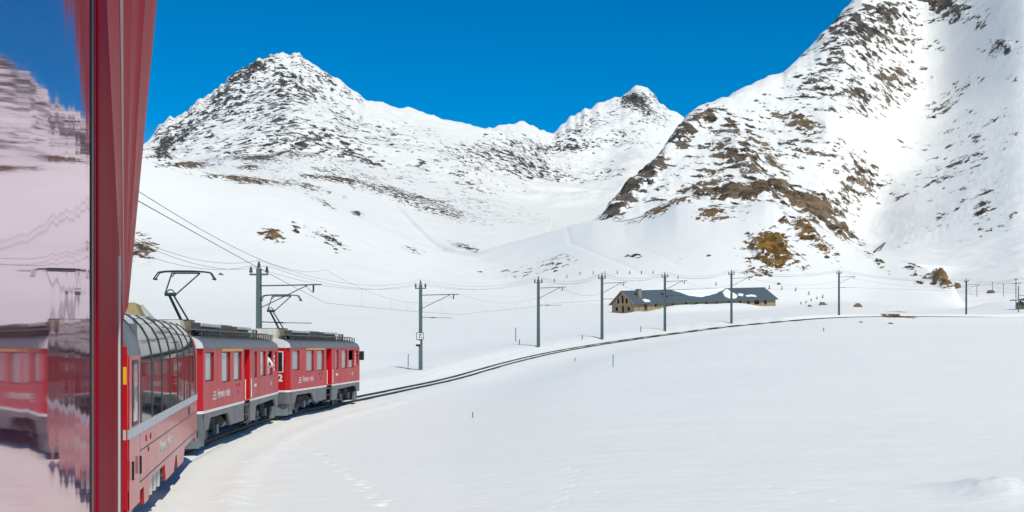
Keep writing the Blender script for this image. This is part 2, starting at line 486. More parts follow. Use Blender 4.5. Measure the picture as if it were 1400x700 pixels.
def base_sheet():
    Z = np.empty((NU, NY))
    D, Zk = patch([P2,P3,P3b,P4,P5], us)
    for i in range(NU):
        dt, zt = dt_u[i], zt_u[i]
        d = np.concatenate([[dt],D[:,i]]); z = np.concatenate([[zt+0.2],Zk[:,i]])
        q = pchip(d, z, ys)
        near = ys < dt
        t = np.clip(ys[near]/dt, 0, 1)
        q[near] = -0.32 + (zt+0.1)*t**1.55
        hi = ys > d[-1]
        q[hi] = z[-1] - (ys[hi]-d[-1])*0.2
        Z[i] = q
    return Z

def smax(a, b, k):
    h = np.clip(0.5+0.5*(a-b)/k, 0, 1)
    return b+(a-b)*h + k*h*(1-h)

YY = np.broadcast_to(ys[None,:], (NU,NY))
UU = np.broadcast_to(us[:,None], (NU,NY))
XX = (UU-700)/F*YY
ZA = base_sheet()
ZB = sheet([B0,B1,B2,B3]); ZC = sheet([C0,C1,C2,C3,C4]); ZD = sheet([D0,D1,D2,D3,D4]); ZE = sheet([E0,E1,E2,E3])
Z = smax(ZA, ZE, 1.5)
Z = smax(Z, ZB, 2.0)
Z = smax(Z, ZC, 3.0)
Z = smax(Z, ZD, 2.0)
isD = np.clip((ZD-np.maximum(np.maximum(ZA,ZE),np.maximum(ZB,ZC)))/6+0.5, 0, 1)
isC = np.clip((ZC-np.maximum(np.maximum(ZA,ZE),np.maximum(ZB,ZD)))/8+0.5, 0, 1)
far = np.maximum(np.clip((YY-900)/500,0,1)*isC, isD)

def sstep(a, b, x):
    t = np.clip((x-a)/(b-a), 0, 1); return t*t*(3-2*t)

# broken skyline of the right-hand ridge
_dc = np.interp(us, UF, gsm(np.interp(UF,D3[:,0],D3[:,1]),16.0))[:,None]
Z = Z + isD*(fbm(XX,YY*0.5,14,4,61,0.65)-0.5)*7.0*np.exp(-np.abs(YY-_dc)/28.0)*sstep(1060,1100,UU)
Z = Z + isD*sstep(1170,1240,UU)*((fbm(XX+0.7*YY,YY*0.45,60,6,63,0.58,True)-0.56)*7.0+(fbm(XX+0.6*YY,YY*0.5,190,3,64,0.5,True)-0.5)*9.0)
# broad relief
Z = Z + (fbm(XX,YY,70,4,3)-0.5)*2*1.6*sstep(250,520,YY)*(1-far)
Z = Z + (fbm(XX,YY,14,3,5)-0.5)*0.36*sstep(20,60,YY)*(1-sstep(300,600,YY))
Z = Z + (fbm(XX+3000,YY*0.8,260,6,11,0.55,True)-0.56)*2*20*isC*sstep(1150,1500,YY)
Z = Z + (fbm(XX*1.25+900,YY*0.6,130,6,12,0.55,True)-0.56)*2*10*isD*(1-0.8*sstep(1170,1260,UU-0.25*(250-(HOR-(Z-EYE)*F/YY))))
Z = Z + ((fbm(XX,YY*1.5,3.2,4,21,0.6)-0.5)*0.09+(fbm(XX+0.4*YY,YY*2.2,0.9,3,23)-0.5)*0.02)*(1-sstep(150,400,YY))

# ---- rock fields: where the wind and the sun have bared rock or grass (places on the hills)
V0 = HOR-(Z-EYE)*F/YY
BLOBS = '''
395,120,38,28,1.0,0,0 345,92,40,8,.62,.05,-.4 300,122,40,10,.55,.05,-.75 260,150,30,12,.5,.05,-.7 360,165,55,40,.85,0,0 300,150,48,30,.8,0,-.6 250,176,34,24,.9,0,-.6 226,188,16,18,1.2,.1,0 300,205,80,12,.75,0,0
405,188,45,22,.9,0,0 455,180,40,28,.55,0,0 480,202,60,22,.55,0,0 335,105,34,16,.85,0,-.8 455,113,40,7,.8,0,.6 530,190,60,25,.38,0,0 600,215,60,18,.42,0,0
560,225,60,18,.35,0,0 690,205,40,16,.85,0,0 715,222,30,14,.8,.1,0 765,203,38,7,.9,.2,0 748,240,30,12,.75,.1,0 640,232,60,18,.4,0,0 868,137,20,9,1.7,0,0 880,150,18,9,1.0,0,.5 800,176,40,14,.62,0,-.5
885,158,25,16,.7,0,0 830,196,50,7,.85,.1,0 860,180,20,6,.9,.1,0 790,232,60,16,.4,0,0
866,258,24,14,1.3,.45,-.9 843,284,22,12,1.3,.35,-.7 885,240,20,20,1.0,.5,-.9 900,222,20,14,.8,.45,-.9 934,184,18,12,1.1,.45,-.7 962,160,28,9,1.0,.5,-.3 1000,180,50,20,.62,.55,-.4
1015,215,55,30,.85,.6,0 970,245,50,20,.75,.6,-.3 1035,258,48,9,1.35,.75,0 1000,265,40,8,1.1,.6,0 1102,172,22,8,1.25,.75,.3 1085,160,30,12,.7,.7,0 1090,195,45,20,.62,.6,0 1113,282,26,15,1.7,.75,.5
955,262,16,5,1.0,.55,0 985,268,18,6,1.2,.6,.1 1015,270,22,6,1.35,.7,0 1045,266,18,7,1.4,.75,.1 1076,276,10,8,1.3,.65,.6 1120,300,22,9,1.4,.7,.5 1150,316,16,8,1.3,.65,.6 1172,330,12,6,.9,.6,.5 1090,270,14,12,.9,.6,0 1148,288,16,26,.8,.6,0 1180,245,22,26,.85,.65,-.8 1150,130,60,24,.78,.5,0 1100,120,30,20,.7,.4,-.6 1180,55,60,32,.85,.35,-.5 1150,45,40,20,.8,.3,-.7 1225,105,34,18,.75,.55,0 1210,20,50,16,.8,.35,0
1295,10,38,14,1.4,.3,.2 1330,28,22,8,1.0,.35,.2 1374,64,18,8,1.2,.35,0 1345,72,20,7,.6,.35,0 1346,285,12,30,1.0,.6,.2 1275,245,34,20,.52,.4,-.6 1340,200,50,50,.34,.4,0 1385,235,12,6,.8,.5,0 1240,330,16,10,.55,.3,0 1300,215,40,20,.45,.4,0 1290,140,26,10,.5,.4,-.6 1325,112,24,8,.45,.4,-.4 1238,205,14,18,.5,.5,-.7 1230,262,16,12,.5,.4,-.5 1312,262,20,12,.5,.4,-.6 1385,150,20,10,.5,.4,-.3 1388,110,16,8,.5,.4,0 1290,300,24,10,.45,.5,-.4 1383,305,16,12,.5,.5,0 1325,330,24,8,.4,.5,0 1270,60,30,12,.4,.4,.2 1060,235,40,20,.55,.6,0
1050,340,24,18,1.7,1,0 1066,350,26,14,1.25,1,.5 1103,316,34,9,1.3,.95,.75 1125,340,30,6,.8,.9,.6 1072,304,10,6,1.1,.8,.3 970,291,18,8,1.2,.9,-.2 978,300,20,4,1.0,.9,0 1000,290,25,9,.65,.8,0 935,274,26,4,1.4,.9,-.2 900,288,24,5,1.1,.85,-.3 1195,354,22,4,.95,.9,.7 1285,385,16,7,1.5,.85,.5 1247,368,16,6,.9,.7,.5 1255,388,8,3,1.0,.7,0 1035,372,20,3,1.0,.9,0 1040,377,14,2,1.1,.7,0
345,247,50,3.4,1.25,.8,.1 300,242,22,3,.9,.8,.2 262,226,26,3.5,1.25,.8,.0 350,216.5,28,3.5,1.2,.85,.0 342,229,16,3,1.15,.8,0 470,246,34,3,1.1,.6,.15 430,242,20,3,1.0,.7,.1 545,265,55,7,.85,.6,.25 600,285,45,8,.75,.5,.3 490,214,26,8,.9,.4,.4 392,208,24,3,1.1,.85,-.3 373,322,13,6,1.6,.9,.4 405,313,7,5,1.0,.6,.6 446,326,26,8,.78,.5,.5 488,292,7,2.5,1.5,.3,.2 192,340,16,14,1.15,.7,.2 637,338,18,3,.85,.4,.3 567,342,14,3,.8,.4,.3 420,255,35,4,.9,.5,.3 440,275,20,3,.6,.5,.5 760,358,26,6,.72,.5,-.2 870,350,6,2,1.1,.7,0 1229,433,16,3.0,2.2,1,.1 217,210,6,8,1.2,.3,0 228,212,6,8,1.2,.5,0 860,303,12,3,.8,.6,0 660,255,70,20,.3,.1,0 930,353,6,2,.8,.5,0 700,372,40,6,.38,.4,0
520,240,70,16,.42,.3,.2 640,275,60,14,.45,.3,.3 700,290,50,10,.3,.3,.2 285,222,60,8,.35,.6,0 455,235,60,12,.35,.4,.2'''
bias = np.zeros((NU,NY), np.float32); hue = np.full((NU,NY), 0.0, np.float32); hw = np.full((NU,NY), 1e-3, np.float32)
nearrock = sstep(300,330,YY)
zone = 0
for ln in BLOBS.split():
    if ln.startswith('866,258'): zone = 1
    if ln.startswith('1050,340'): zone = 2
    if ln.startswith('345,247'): zone = 0
    a = [float(q) for q in ln.split(',')]
    ca, sa = math.cos(a[6]), math.sin(a[6])
    i0 = np.searchsorted(us, a[0]-3.2*max(a[2],a[3])); i1 = np.searchsorted(us, a[0]+3.2*max(a[2],a[3]))
    du = UU[i0:i1]-a[0]; dv = V0[i0:i1]-a[1]
    p = du*ca+dv*sa; q = -du*sa+dv*ca
    g = a[4]*np.exp(-0.5*((p/a[2])**2+(q/a[3])**2)*1.3)
    if zone == 1: g = g*isD[i0:i1]
    if zone == 2: g = g*(1-isD[i0:i1])
    bias[i0:i1] = np.maximum(bias[i0:i1], g) + 0.25*np.minimum(bias[i0:i1], g)
    hue[i0:i1] += a[5]*g; hw[i0:i1] += g
hue = hue/hw
earth = (np.abs(UU-1229) < 40) & (YY > 205) & (YY < 262)
bias = np.where(YY > 300, bias, np.where(earth, bias, 0))
bias = bias*(1-0.18*sstep(1225,1250,UU)*isD)
gy = np.gradient(Z, axis=1)/np.gradient(YY, axis=1)
gx = np.gradient(Z, axis=0)/np.maximum(np.gradient(XX, axis=0), 1e-3)
steep = sstep(0.5, 1.1, np.sqrt(gx*gx+gy*gy))
nf = 0.6*fbm(XX+0.25*YY,YY*0.42,18,5,31,0.8)+0.4*fbm(XX-0.1*YY,YY*0.5,70,4,33,0.6)
nn = 0.6*fbm(XX+0.2*YY,YY*0.45,3.4,5,37,0.75)+0.4*fbm(XX,YY*0.5,14,4,39,0.6)
rn = nf*far + nn*(1-far)
bias = np.where(far > 0.5, bias*np.where(isC > 0.5, 0.78, 0.98), bias)
rk = (rn-0.5)*1.5+0.5 - (1.12-0.80*np.minimum(bias,1.6)) + 0.14*steep*far
rk = rk - 1.2*(1-sstep(0.03,0.16,bias))
crag = sstep(-0.12, 0.2, rk)
cn = fbm(XX,YY,7,4,43,0.6,True)
cf = fbm(XX,YY,22,4,47,0.6,True)
Z = Z + crag*((cf*9.0-3.0)*far + (cn*1.6-0.3)*(1-far)*(1+1.6*sstep(0.7,1.3,bias)*sstep(1015,1030,UU)))*np.where(earth,0.1,1)*np.clip(bias,0,1.2)

# ---- track bed, snow banks and the ploughed edge
sel = np.nonzero(ys < 340)[0]; ns = sel[-1]+1
px = XX[:,:ns].ravel(); py = YY[:,:ns].ravel()
best = np.full(px.shape, 1e9); bi = np.zeros(px.shape, int)
for k in range(0, len(TR), 2):
    dd = (px-TR[k,0])**2+(py-TR[k,1])**2
    m_ = dd < best
    best[m_] = dd[m_]; bi[m_] = k
hh = TRh[bi]
lat = (px-TR[bi,0])*np.cos(hh)-(py-TR[bi,1])*np.sin(hh)     # + = right of the track
alo = (px-TR[bi,0])*np.sin(hh)+(py-TR[bi,1])*np.cos(hh)
slope = np.gradient(TR[:,2])
zt = TR[bi,2]+slope[bi]*alo
z0 = Z[:,:ns].ravel().copy()
dist = np.sqrt(best)
lat = np.where(np.abs(alo) > 3, np.sign(lat)*dist, lat)
al = np.abs(lat)
bed = zt-0.135+0.025*fbm(px,py,0.8,2,77)
left = zt-0.14+0.66*sstep(1.1,3.2,al)+0.10*(fbm(px,py,6,2,78)-0.5)
right = zt-0.14-0.16*sstep(1.3,3.4,al)
inn = np.where(lat < 0, left, right)
wbl = np.where(lat < 0, 1-sstep(5,22,al), 1-sstep(2.5,14,al))
znew = np.where(al < 1.0, bed, inn*wbl + z0*(1-wbl))
ridge = np.exp(-((lat-2.75-0.25*fbm(px,py,3,2,80))/0.42)**2)*(0.05+0.09*fbm(px,py,0.55,3,79))*(py < 75)*(py > 3)
ridge2 = np.exp(-((lat-3.7)/0.7)**2)*0.05*fbm(px,py,0.7,3,81)*(py < 75)
znew = znew + ridge + ridge2
Z[:,:ns] = znew.reshape(NU,ns)
# drifts by the right-hand masts
for (u_, d_, rx, ry, h_) in ((1372,335,9,14,3.0),(1340,380,12,10,1.5),(1500,300,30,30,3)):
    x_ = (u_-700)/F*d_
    Z = Z + h_*np.exp(-((XX-x_)/rx)**2-((YY-d_)/ry)**2)

# snow drifted against the front of the barn
_th = math.radians(34); _lx = (XX-34.3)*math.cos(_th)+(YY-338)*math.sin(_th); _ly = -(XX-34.3)*math.sin(_th)+(YY-338)*math.cos(_th)
_zw = EYE+(HOR-425)*338/F + 0.045*_lx
_top = _zw-0.25+1.5*sstep(4,16,_lx)-1.3*sstep(38,50,_lx)+0.25*(fbm(XX,YY,2.5,3,97)-.5)
_w = np.exp(-(np.maximum(-_ly,0)/7.0)**2)*(1-sstep(0.3,2.0,_ly))*sstep(-7,1,_lx)*(1-sstep(58,70,_lx))*(YY > 300)*(YY < 420)
_g = np.exp(-(np.maximum(_lx,0)-0)**2/4)
Z = Z*(1-_w)+_top*_w

def ground(x, y):
    u = 700+F*x/y
    i = int(np.clip(np.searchsorted(us,u)-1,0,NU-2)); j = int(np.clip(np.searchsorted(ys,y)-1,0,NY-2))
    a = (u-us[i])/(us[i+1]-us[i]); b = (y-ys[j])/(ys[j+1]-ys[j])
    return float((Z[i,j]*(1-a)+Z[i+1,j]*a)*(1-b)+(Z[i,j+1]*(1-a)+Z[i+1,j+1]*a)*b)

def at(u, v, ymin=15):
    i = int(np.clip(np.searchsorted(us,u),0,NU-1))
    vg = HOR-(Z[i]-EYE)*F/ys
    j = np.nonzero((vg <= v) & (ys > ymin))[0]
    j = j[0] if len(j) else NY-1
    y = ys[j]
    if j > 0 and vg[j-1] > v:
        t = (vg[j-1]-v)/(vg[j-1]-vg[j]); y = ys[j-1]+(ys[j]-ys[j-1])*t
    x = (u-700)/F*y
    return Vector((x, y, ground(x,y)))

# ---- footprints, trail on the far slope
def stamp(x, y, r, dz):
    u = 700+F*x/y; ru = F*r*2.5/y
    i0, i1 = np.searchsorted(us,u-ru), np.searchsorted(us,u+ru)+1
    j0, j1 = np.searchsorted(ys,y-r*2.5), np.searchsorted(ys,y+r*2.5)+1
    g = np.exp(-((XX[i0:i1,j0:j1]-x)**2+(YY[i0:i1,j0:j1]-y)**2)/(r*r))
    Z[i0:i1,j0:j1] += dz*g - dz*0.45*np.exp(-((XX[i0:i1,j0:j1]-x)**2+(YY[i0:i1,j0:j1]-y-r*1.2)**2)/(r*r*0.8))
def walk(pts, step, r, dz, jit=0.1):
    w = [at(*p) for p in pts]
    for a, b in zip(w[:-1], w[1:]):
        n = max(1, int((b-a).length/step))
        for k in range(n):
            p = a.lerp(b, k/n)
            stamp(p.x+rnd.uniform(-jit,jit)+(0.09 if k%2 else -0.09), p.y+rnd.uniform(-jit,jit), r*rnd.uniform(.8,1.2), dz*rnd.uniform(.7,1.2))
walk([(384,586),(400,596),(442,622),(485,655),(530,690),(545,699)], 0.62, 0.11, -0.11)
walk([(440,566),(470,580),(520,598)], 0.9, 0.11, -0.05)
walk([(786,640),(775,668),(765,698)], 0.42, 0.07, -0.06, 0.04)
walk([(822,672),(826,658),(890,648),(960,646),(1010,656),(1090,674),(1180,698)], 1.0, 0.07, -0.05, 0.05)
walk([(860,590),(930,584),(1000,596)], 1.2, 0.1, -0.06, .3)
for pts, dz, r in (([(757,300),(752,316),(780,332),(830,352),(870,370),(910,386),(945,396)], -0.28, 0.9), ([(870,338),(930,365),(1000,378)], -0.15, 0.9)):
    w = [at(*p) for p in pts]
    for a, b in zip(w[:-1], w[1:]):
        n = max(2, int((b-a).length/0.9))
        for k in range(n):
            p = a.lerp(b, k/n); stamp(p.x, p.y, r, dz)
# wind scallops in the right foreground
Z = Z + 0.35*np.exp(-((XX-10.4)/0.9)**2-((YY-25.5)/1.6)**2)*(0.6+0.8*fbm(XX,YY,0.9,3,91))

# ---- terrain mesh
def terrain():
    me = bpy.data.meshes.new('snow_terrain')
    co = np.stack([XX,YY,Z],-1).astype(np.float32).reshape(-1,3)
    idx = np.arange(NU*NY).reshape(NU,NY)
    q = np.stack([idx[:-1,:-1],idx[1:,:-1],idx[1:,1:],idx[:-1,1:]],-1).reshape(-1,4)
    me.vertices.add(len(co)); me.vertices.foreach_set('co', co.ravel())
    me.loops.add(q.size); me.loops.foreach_set('vertex_index', q.ravel().astype(np.int32))
    me.polygons.add(len(q))
    me.polygons.foreach_set('loop_start', np.arange(0,q.size,4,dtype=np.int32))
    me.polygons.foreach_set('loop_total', np.full(len(q),4,np.int32))
    me.polygons.foreach_set('use_smooth', np.ones(len(q),bool))
    me.update(calc_edges=True)
    for nm, arr in (('bare',rk),('tone',hue),('far',far)):
        a = me.attributes.new(nm,'FLOAT','POINT')
        a.data.foreach_set('value', np.ascontiguousarray(arr,dtype=np.float32).ravel())
    o = bpy.data.objects.new('snow_terrain', me); COL.objects.link(o)
    o['kind'] = 'structure'
    return o

def snow_rock():
    m, nt, b = nodes_of('snow_and_rock')
    L = nt.links.new
    geo = N(nt,'ShaderNodeNewGeometry')
    ar = N(nt,'ShaderNodeAttribute', attribute_name='bare')
    at_ = N(nt,'ShaderNodeAttribute', attribute_name='tone')
    af = N(nt,'ShaderNodeAttribute', attribute_name='far')
    mpr = N(nt,'ShaderNodeMapping'); mpr.inputs['Rotation'].default_value = (0,0.85,0); mpr.inputs['Scale'].default_value = (0.85,0.65,1.2)
    L(geo.outputs['Position'], mpr.inputs['Vector'])
    n1f = N(nt,'ShaderNodeTexNoise', Scale=0.115, Detail=9.0, Roughness=0.74)
    n1n = N(nt,'ShaderNodeTexNoise', Scale=0.34, Detail=8.0, Roughness=0.72)
    L(mpr.outputs['Vector'], n1f.inputs['Vector']); L(mpr.outputs['Vector'], n1n.inputs['Vector'])
    n1 = N(nt,'ShaderNodeMix', data_type='FLOAT')
    L(af.outputs['Fac'], n1.inputs[0]); L(n1n.outputs['Fac'], n1.inputs[2]); L(n1f.outputs['Fac'], n1.inputs[3])
    a1 = N(nt,'ShaderNodeMath', operation='MULTIPLY_ADD'); a1.inputs[1].default_value = 3.6; a1.inputs[2].default_value = -1.8-0.3
    L(n1.outputs[0], a1.inputs[0])
    vo = N(nt,'ShaderNodeTexVoronoi', Scale=0.15); vo2 = N(nt,'ShaderNodeTexVoronoi', Scale=0.45)
    wob = N(nt,'ShaderNodeTexNoise', Scale=0.15, Detail=6.0, Roughness=0.7)
    L(mpr.outputs['Vector'], wob.inputs['Vector'])
    wv = N(nt,'ShaderNodeVectorMath', operation='MULTIPLY_ADD'); wv.inputs[1].default_value = (7,7,7)
    L(wob.outputs['Color'], wv.inputs[0]); L(mpr.outputs['Vector'], wv.inputs[2])
    L(wv.outputs[0], vo.inputs['Vector']); L(wv.outputs[0], vo2.inputs['Vector'])
    vm = N(nt,'ShaderNodeMix', data_type='RGBA'); L(af.outputs['Fac'], vm.inputs[0]); L(vo2.outputs['Color'], vm.inputs[6]); L(vo.outputs['Color'], vm.inputs[7])
    sx_ = N(nt,'ShaderNodeSeparateColor'); L(vm.outputs[2], sx_.inputs[0])
    a1b = N(nt,'ShaderNodeMath', operation='MULTIPLY_ADD'); a1b.inputs[1].default_value = 0.6
    L(sx_.outputs[0], a1b.inputs[0]); L(a1.outputs[0], a1b.inputs[2]); a1 = a1b
    a2 = N(nt,'ShaderNodeMath', operation='ADD'); L(a1.outputs[0], a2.inputs[0]); L(ar.outputs['Fac'], a2.inputs[1])
    mk = N(nt,'ShaderNodeMapRange'); mk.inputs['From Min'].default_value = 0.0; mk.inputs['From Max'].default_value = 0.05
    L(a2.outputs[0], mk.inputs['Value'])
    # rock colours; the noise also paints near-black shadows into them
    ramp = N(nt,'ShaderNodeValToRGB')
    cr = ramp.color_ramp
    cr.elements[0].position = 0.0; cr.elements[0].color = (0.085,0.082,0.082,1)
    cr.elements[1].position = 1.0; cr.elements[1].color = (0.21,0.115,0.028,1)
    e = cr.elements.new(0.45); e.color = (0.12,0.095,0.075,1)
    e = cr.elements.new(0.75); e.color = (0.21,0.14,0.08,1)
    L(at_.outputs['Fac'], ramp.inputs['Fac'])
    n2 = N(nt,'ShaderNodeTexNoise', Scale=0.22, Detail=9.0, Roughness=0.75)
    L(geo.outputs['Position'], n2.inputs['Vector'])
    rr = N(nt,'ShaderNodeMapRange'); rr.inputs['From Min'].default_value = 0.3; rr.inputs['From Max'].default_value = 0.7
    rr.inputs['To Min'].default_value = 0.16; rr.inputs['To Max'].default_value = 1.45
    rmx = N(nt,'ShaderNodeMath', operation='MULTIPLY_ADD'); rmx.inputs[1].default_value = 0.3; L(sx_.outputs[1], rmx.inputs[0]); L(n2.outputs['Fac'], rmx.inputs[2])
    rms = N(nt,'ShaderNodeMath', operation='SUBTRACT'); rms.inputs[1].default_value = 0.15; L(rmx.outputs[0], rms.inputs[0])
    L(rms.outputs[0], rr.inputs['Value'])
    rc_ = N(nt,'ShaderNodeMix', data_type='RGBA', blend_type='MULTIPLY'); rc_.inputs[0].default_value = 1.0
    L(ramp.outputs['Color'], rc_.inputs[6]); L(rr.outputs['Result'], rc_.inputs[7])
    # snow colour: old and fresh snow
    n3 = N(nt,'ShaderNodeTexNoise', Scale=0.06, Detail=5.0, Roughness=0.6)
    L(geo.outputs['Position'], n3.inputs['Vector'])
    sn = N(nt,'ShaderNodeMix', data_type='RGBA')
    sn.inputs[6].default_value = (0.82,0.815,0.805,1); sn.inputs[7].default_value = (0.89,0.88,0.865,1)
    L(n3.outputs['Fac'], sn.inputs[0])
    mx = N(nt,'ShaderNodeMix', data_type='RGBA')
    L(mk.outputs['Result'], mx.inputs[0]); L(sn.outputs[2], mx.inputs[6]); L(rc_.outputs[2], mx.inputs[7])
    L(mx.outputs[2], b.inputs['Base Color'])
    b.inputs['Roughness'].default_value = 0.75
    b.inputs['Specular IOR Level'].default_value = 0.25
    # relief: grain and wind ripple on the snow, blocks on the rock
    mp = N(nt,'ShaderNodeMapping'); mp.inputs['Scale'].default_value = (0.55,1.5,1.0); mp.inputs['Rotation'].default_value = (0,0,0.35)
    L(geo.outputs['Position'], mp.inputs['Vector'])
    nb = N(nt,'ShaderNodeTexNoise', Scale=1.6, Detail=9.0, Roughness=0.68)
    L(mp.outputs['Vector'], nb.inputs['Vector'])
    bs = N(nt,'ShaderNodeBump', Strength=0.8, Distance=0.06)
    L(nb.outputs['Fac'], bs.inputs['Height'])
    vb = N(nt,'ShaderNodeTexNoise', Scale=0.35, Detail=9.0, Roughness=0.7)
    L(geo.outputs['Position'], vb.inputs['Vector'])
    hm = N(nt,'ShaderNodeMath', operation='MULTIPLY'); L(vb.outputs['Fac'], hm.inputs[0]); L(mk.outputs['Result'], hm.inputs[1])
    br = N(nt,'ShaderNodeBump', Strength=0.8, Distance=1.6)
    L(hm.outputs[0], br.inputs['Height']); L(bs.outputs['Normal'], br.inputs['Normal'])
    L(br.outputs['Normal'], b.inputs['Normal'])
    return m
TER = terrain()
M['snow'] = snow_rock()
TER.data.materials.append(M['snow'])

def plain_snow_ground():
    b = MB(); n = 64; vs = [(0,0,-1.3)]
    for R in (60,400,2500,9000):
        for k in range(n):
            t = 2*math.pi*k/n; vs.append((R*math.cos(t),R*math.sin(t),-1.3-(0.0 if R < 1000 else R*0.002)))
    fs = [(0,1+k,1+(k+1)%n) for k in range(n)]
    for r in range(3):
        for k in range(n):
            fs.append((1+r*n+k,1+(r+1)*n+k,1+(r+1)*n+(k+1)%n,1+r*n+(k+1)%n))
    b.add(vs,fs)
    o = b.build('ground', M['snowcap'])
    o['kind'] = 'structure'
plain_snow_ground()

# ------------------------------------------------------------------ railway track
def build_track():
    root = empty('railway_track', (0,0,0)); root['kind'] = 'structure'
    prof = [(-0.055,-0.17),(0.055,-0.17),(0.055,-0.15),(0.012,-0.13),(0.012,-0.045),(0.033,-0.035),(0.033,0),(-0.033,0),(-0.033,-0.035),(-0.012,-0.045),(-0.012,-0.13),(-0.055,-0.15)]
    for side in (-0.535, 0.535):
        secs = []
        for k in range(0, len(TR), 2):
            r = Vector((math.cos(TRh[k]),-math.sin(TRh[k]),0)); c = Vector(TR[k])
            secs.append([tuple(c+r*(side+a)+Vector((0,0,z))) for a,z in prof])
        MB().loft(secs).build('rail', M['rail'], root)
    # narrow dark strip laid along each rail
    for side in (-0.535, 0.535):
        b = MB(); secs = []
        for k in range(0, int(np.argmin(np.abs(TR[:,1]-120))), 1):
            w = 0.09+0.03*math.sin(k*0.7)+rnd.uniform(0,0.04)
            r = Vector((math.cos(TRh[k]),-math.sin(TRh[k]),0)); c = Vector(TR[k])
            secs.append([tuple(c+r*(side-w)+Vector((0,0,-0.15))), tuple(c+r*(side-w*.5)+Vector((0,0,-0.10))), tuple(c+r*(side+w*.5)+Vector((0,0,-0.10))), tuple(c+r*(side+w)+Vector((0,0,-0.15)))])
        b.loft(secs, close=False, cap=False)
        b.build('rail_edge_strip', M['dark'], root)
build_track()

# ------------------------------------------------------------------ railcars
def wheelset(parent, y, r=0.42):
    w = empty('wheelset', (0,0,0)); w.parent = parent
    for sx in (-1,1):
        b = MB()
        b.tube((sx*0.48,y,r),(sx*0.62,y,r),r,20)
        b.tube((sx*0.62,y,r),(sx*0.66,y,r),r*0.42,14)
        b.build('wheel', M['dark'], w, smooth=True)
    MB().tube((-0.7,y,r),(0.7,y,r),0.07,10).build('axle', M['dark'], w)

def bogie(parent, yc, wb=2.0, col='dark'):
    g = empty('bogie', (0,0,0)); g.parent = parent
    for yy in (-wb/2, wb/2): wheelset(g, yc+yy)
    b = MB()
    for sx in (-1,1):
        b.prism_x([(yc-wb/2-.35,.62),(yc-wb/2-.35,.78),(yc-.5,.78),(yc-.4,.62),(yc+.4,.62),(yc+.5,.78),(yc+wb/2+.35,.78),(yc+wb/2+.35,.62),(yc+.6,.45),(yc-.6,.45)], sx*.82-.05, sx*.82+.05)
    b.box(-.8,.8,yc-.2,yc+.2,.5,.75)
    b.build('bogie_frame', M[col], g)
    for yy in (-wb/2, wb/2):
        for sx in (-1,1):
            MB().box(sx*.94-.08,sx*.94+.08,yc+yy-.16,yc+yy+.16,.28,.6).build('axle_box', M['grey_paint'], g, bevel=0.02)
    for yy in (-.28,.28):
        b = MB()
        for k in range(6):
            b.tube((.95,yc+yy,.5+k*.06),(.95,yc+yy,.53+k*.06),.10,10)
        b.build('spring', M['dark'], g)
    return g

def arc_profile(hw, z0, z1, n=12, pw=2.4):
    pts = []
    for k in range(n+1):
        t = math.pi*k/n
        cx, sx = math.cos(t), math.sin(t)
        pts.append((hw*math.copysign(abs(cx)**(2/pw),cx), z0+(z1-z0)*abs(sx)**(2/pw)))
    return pts

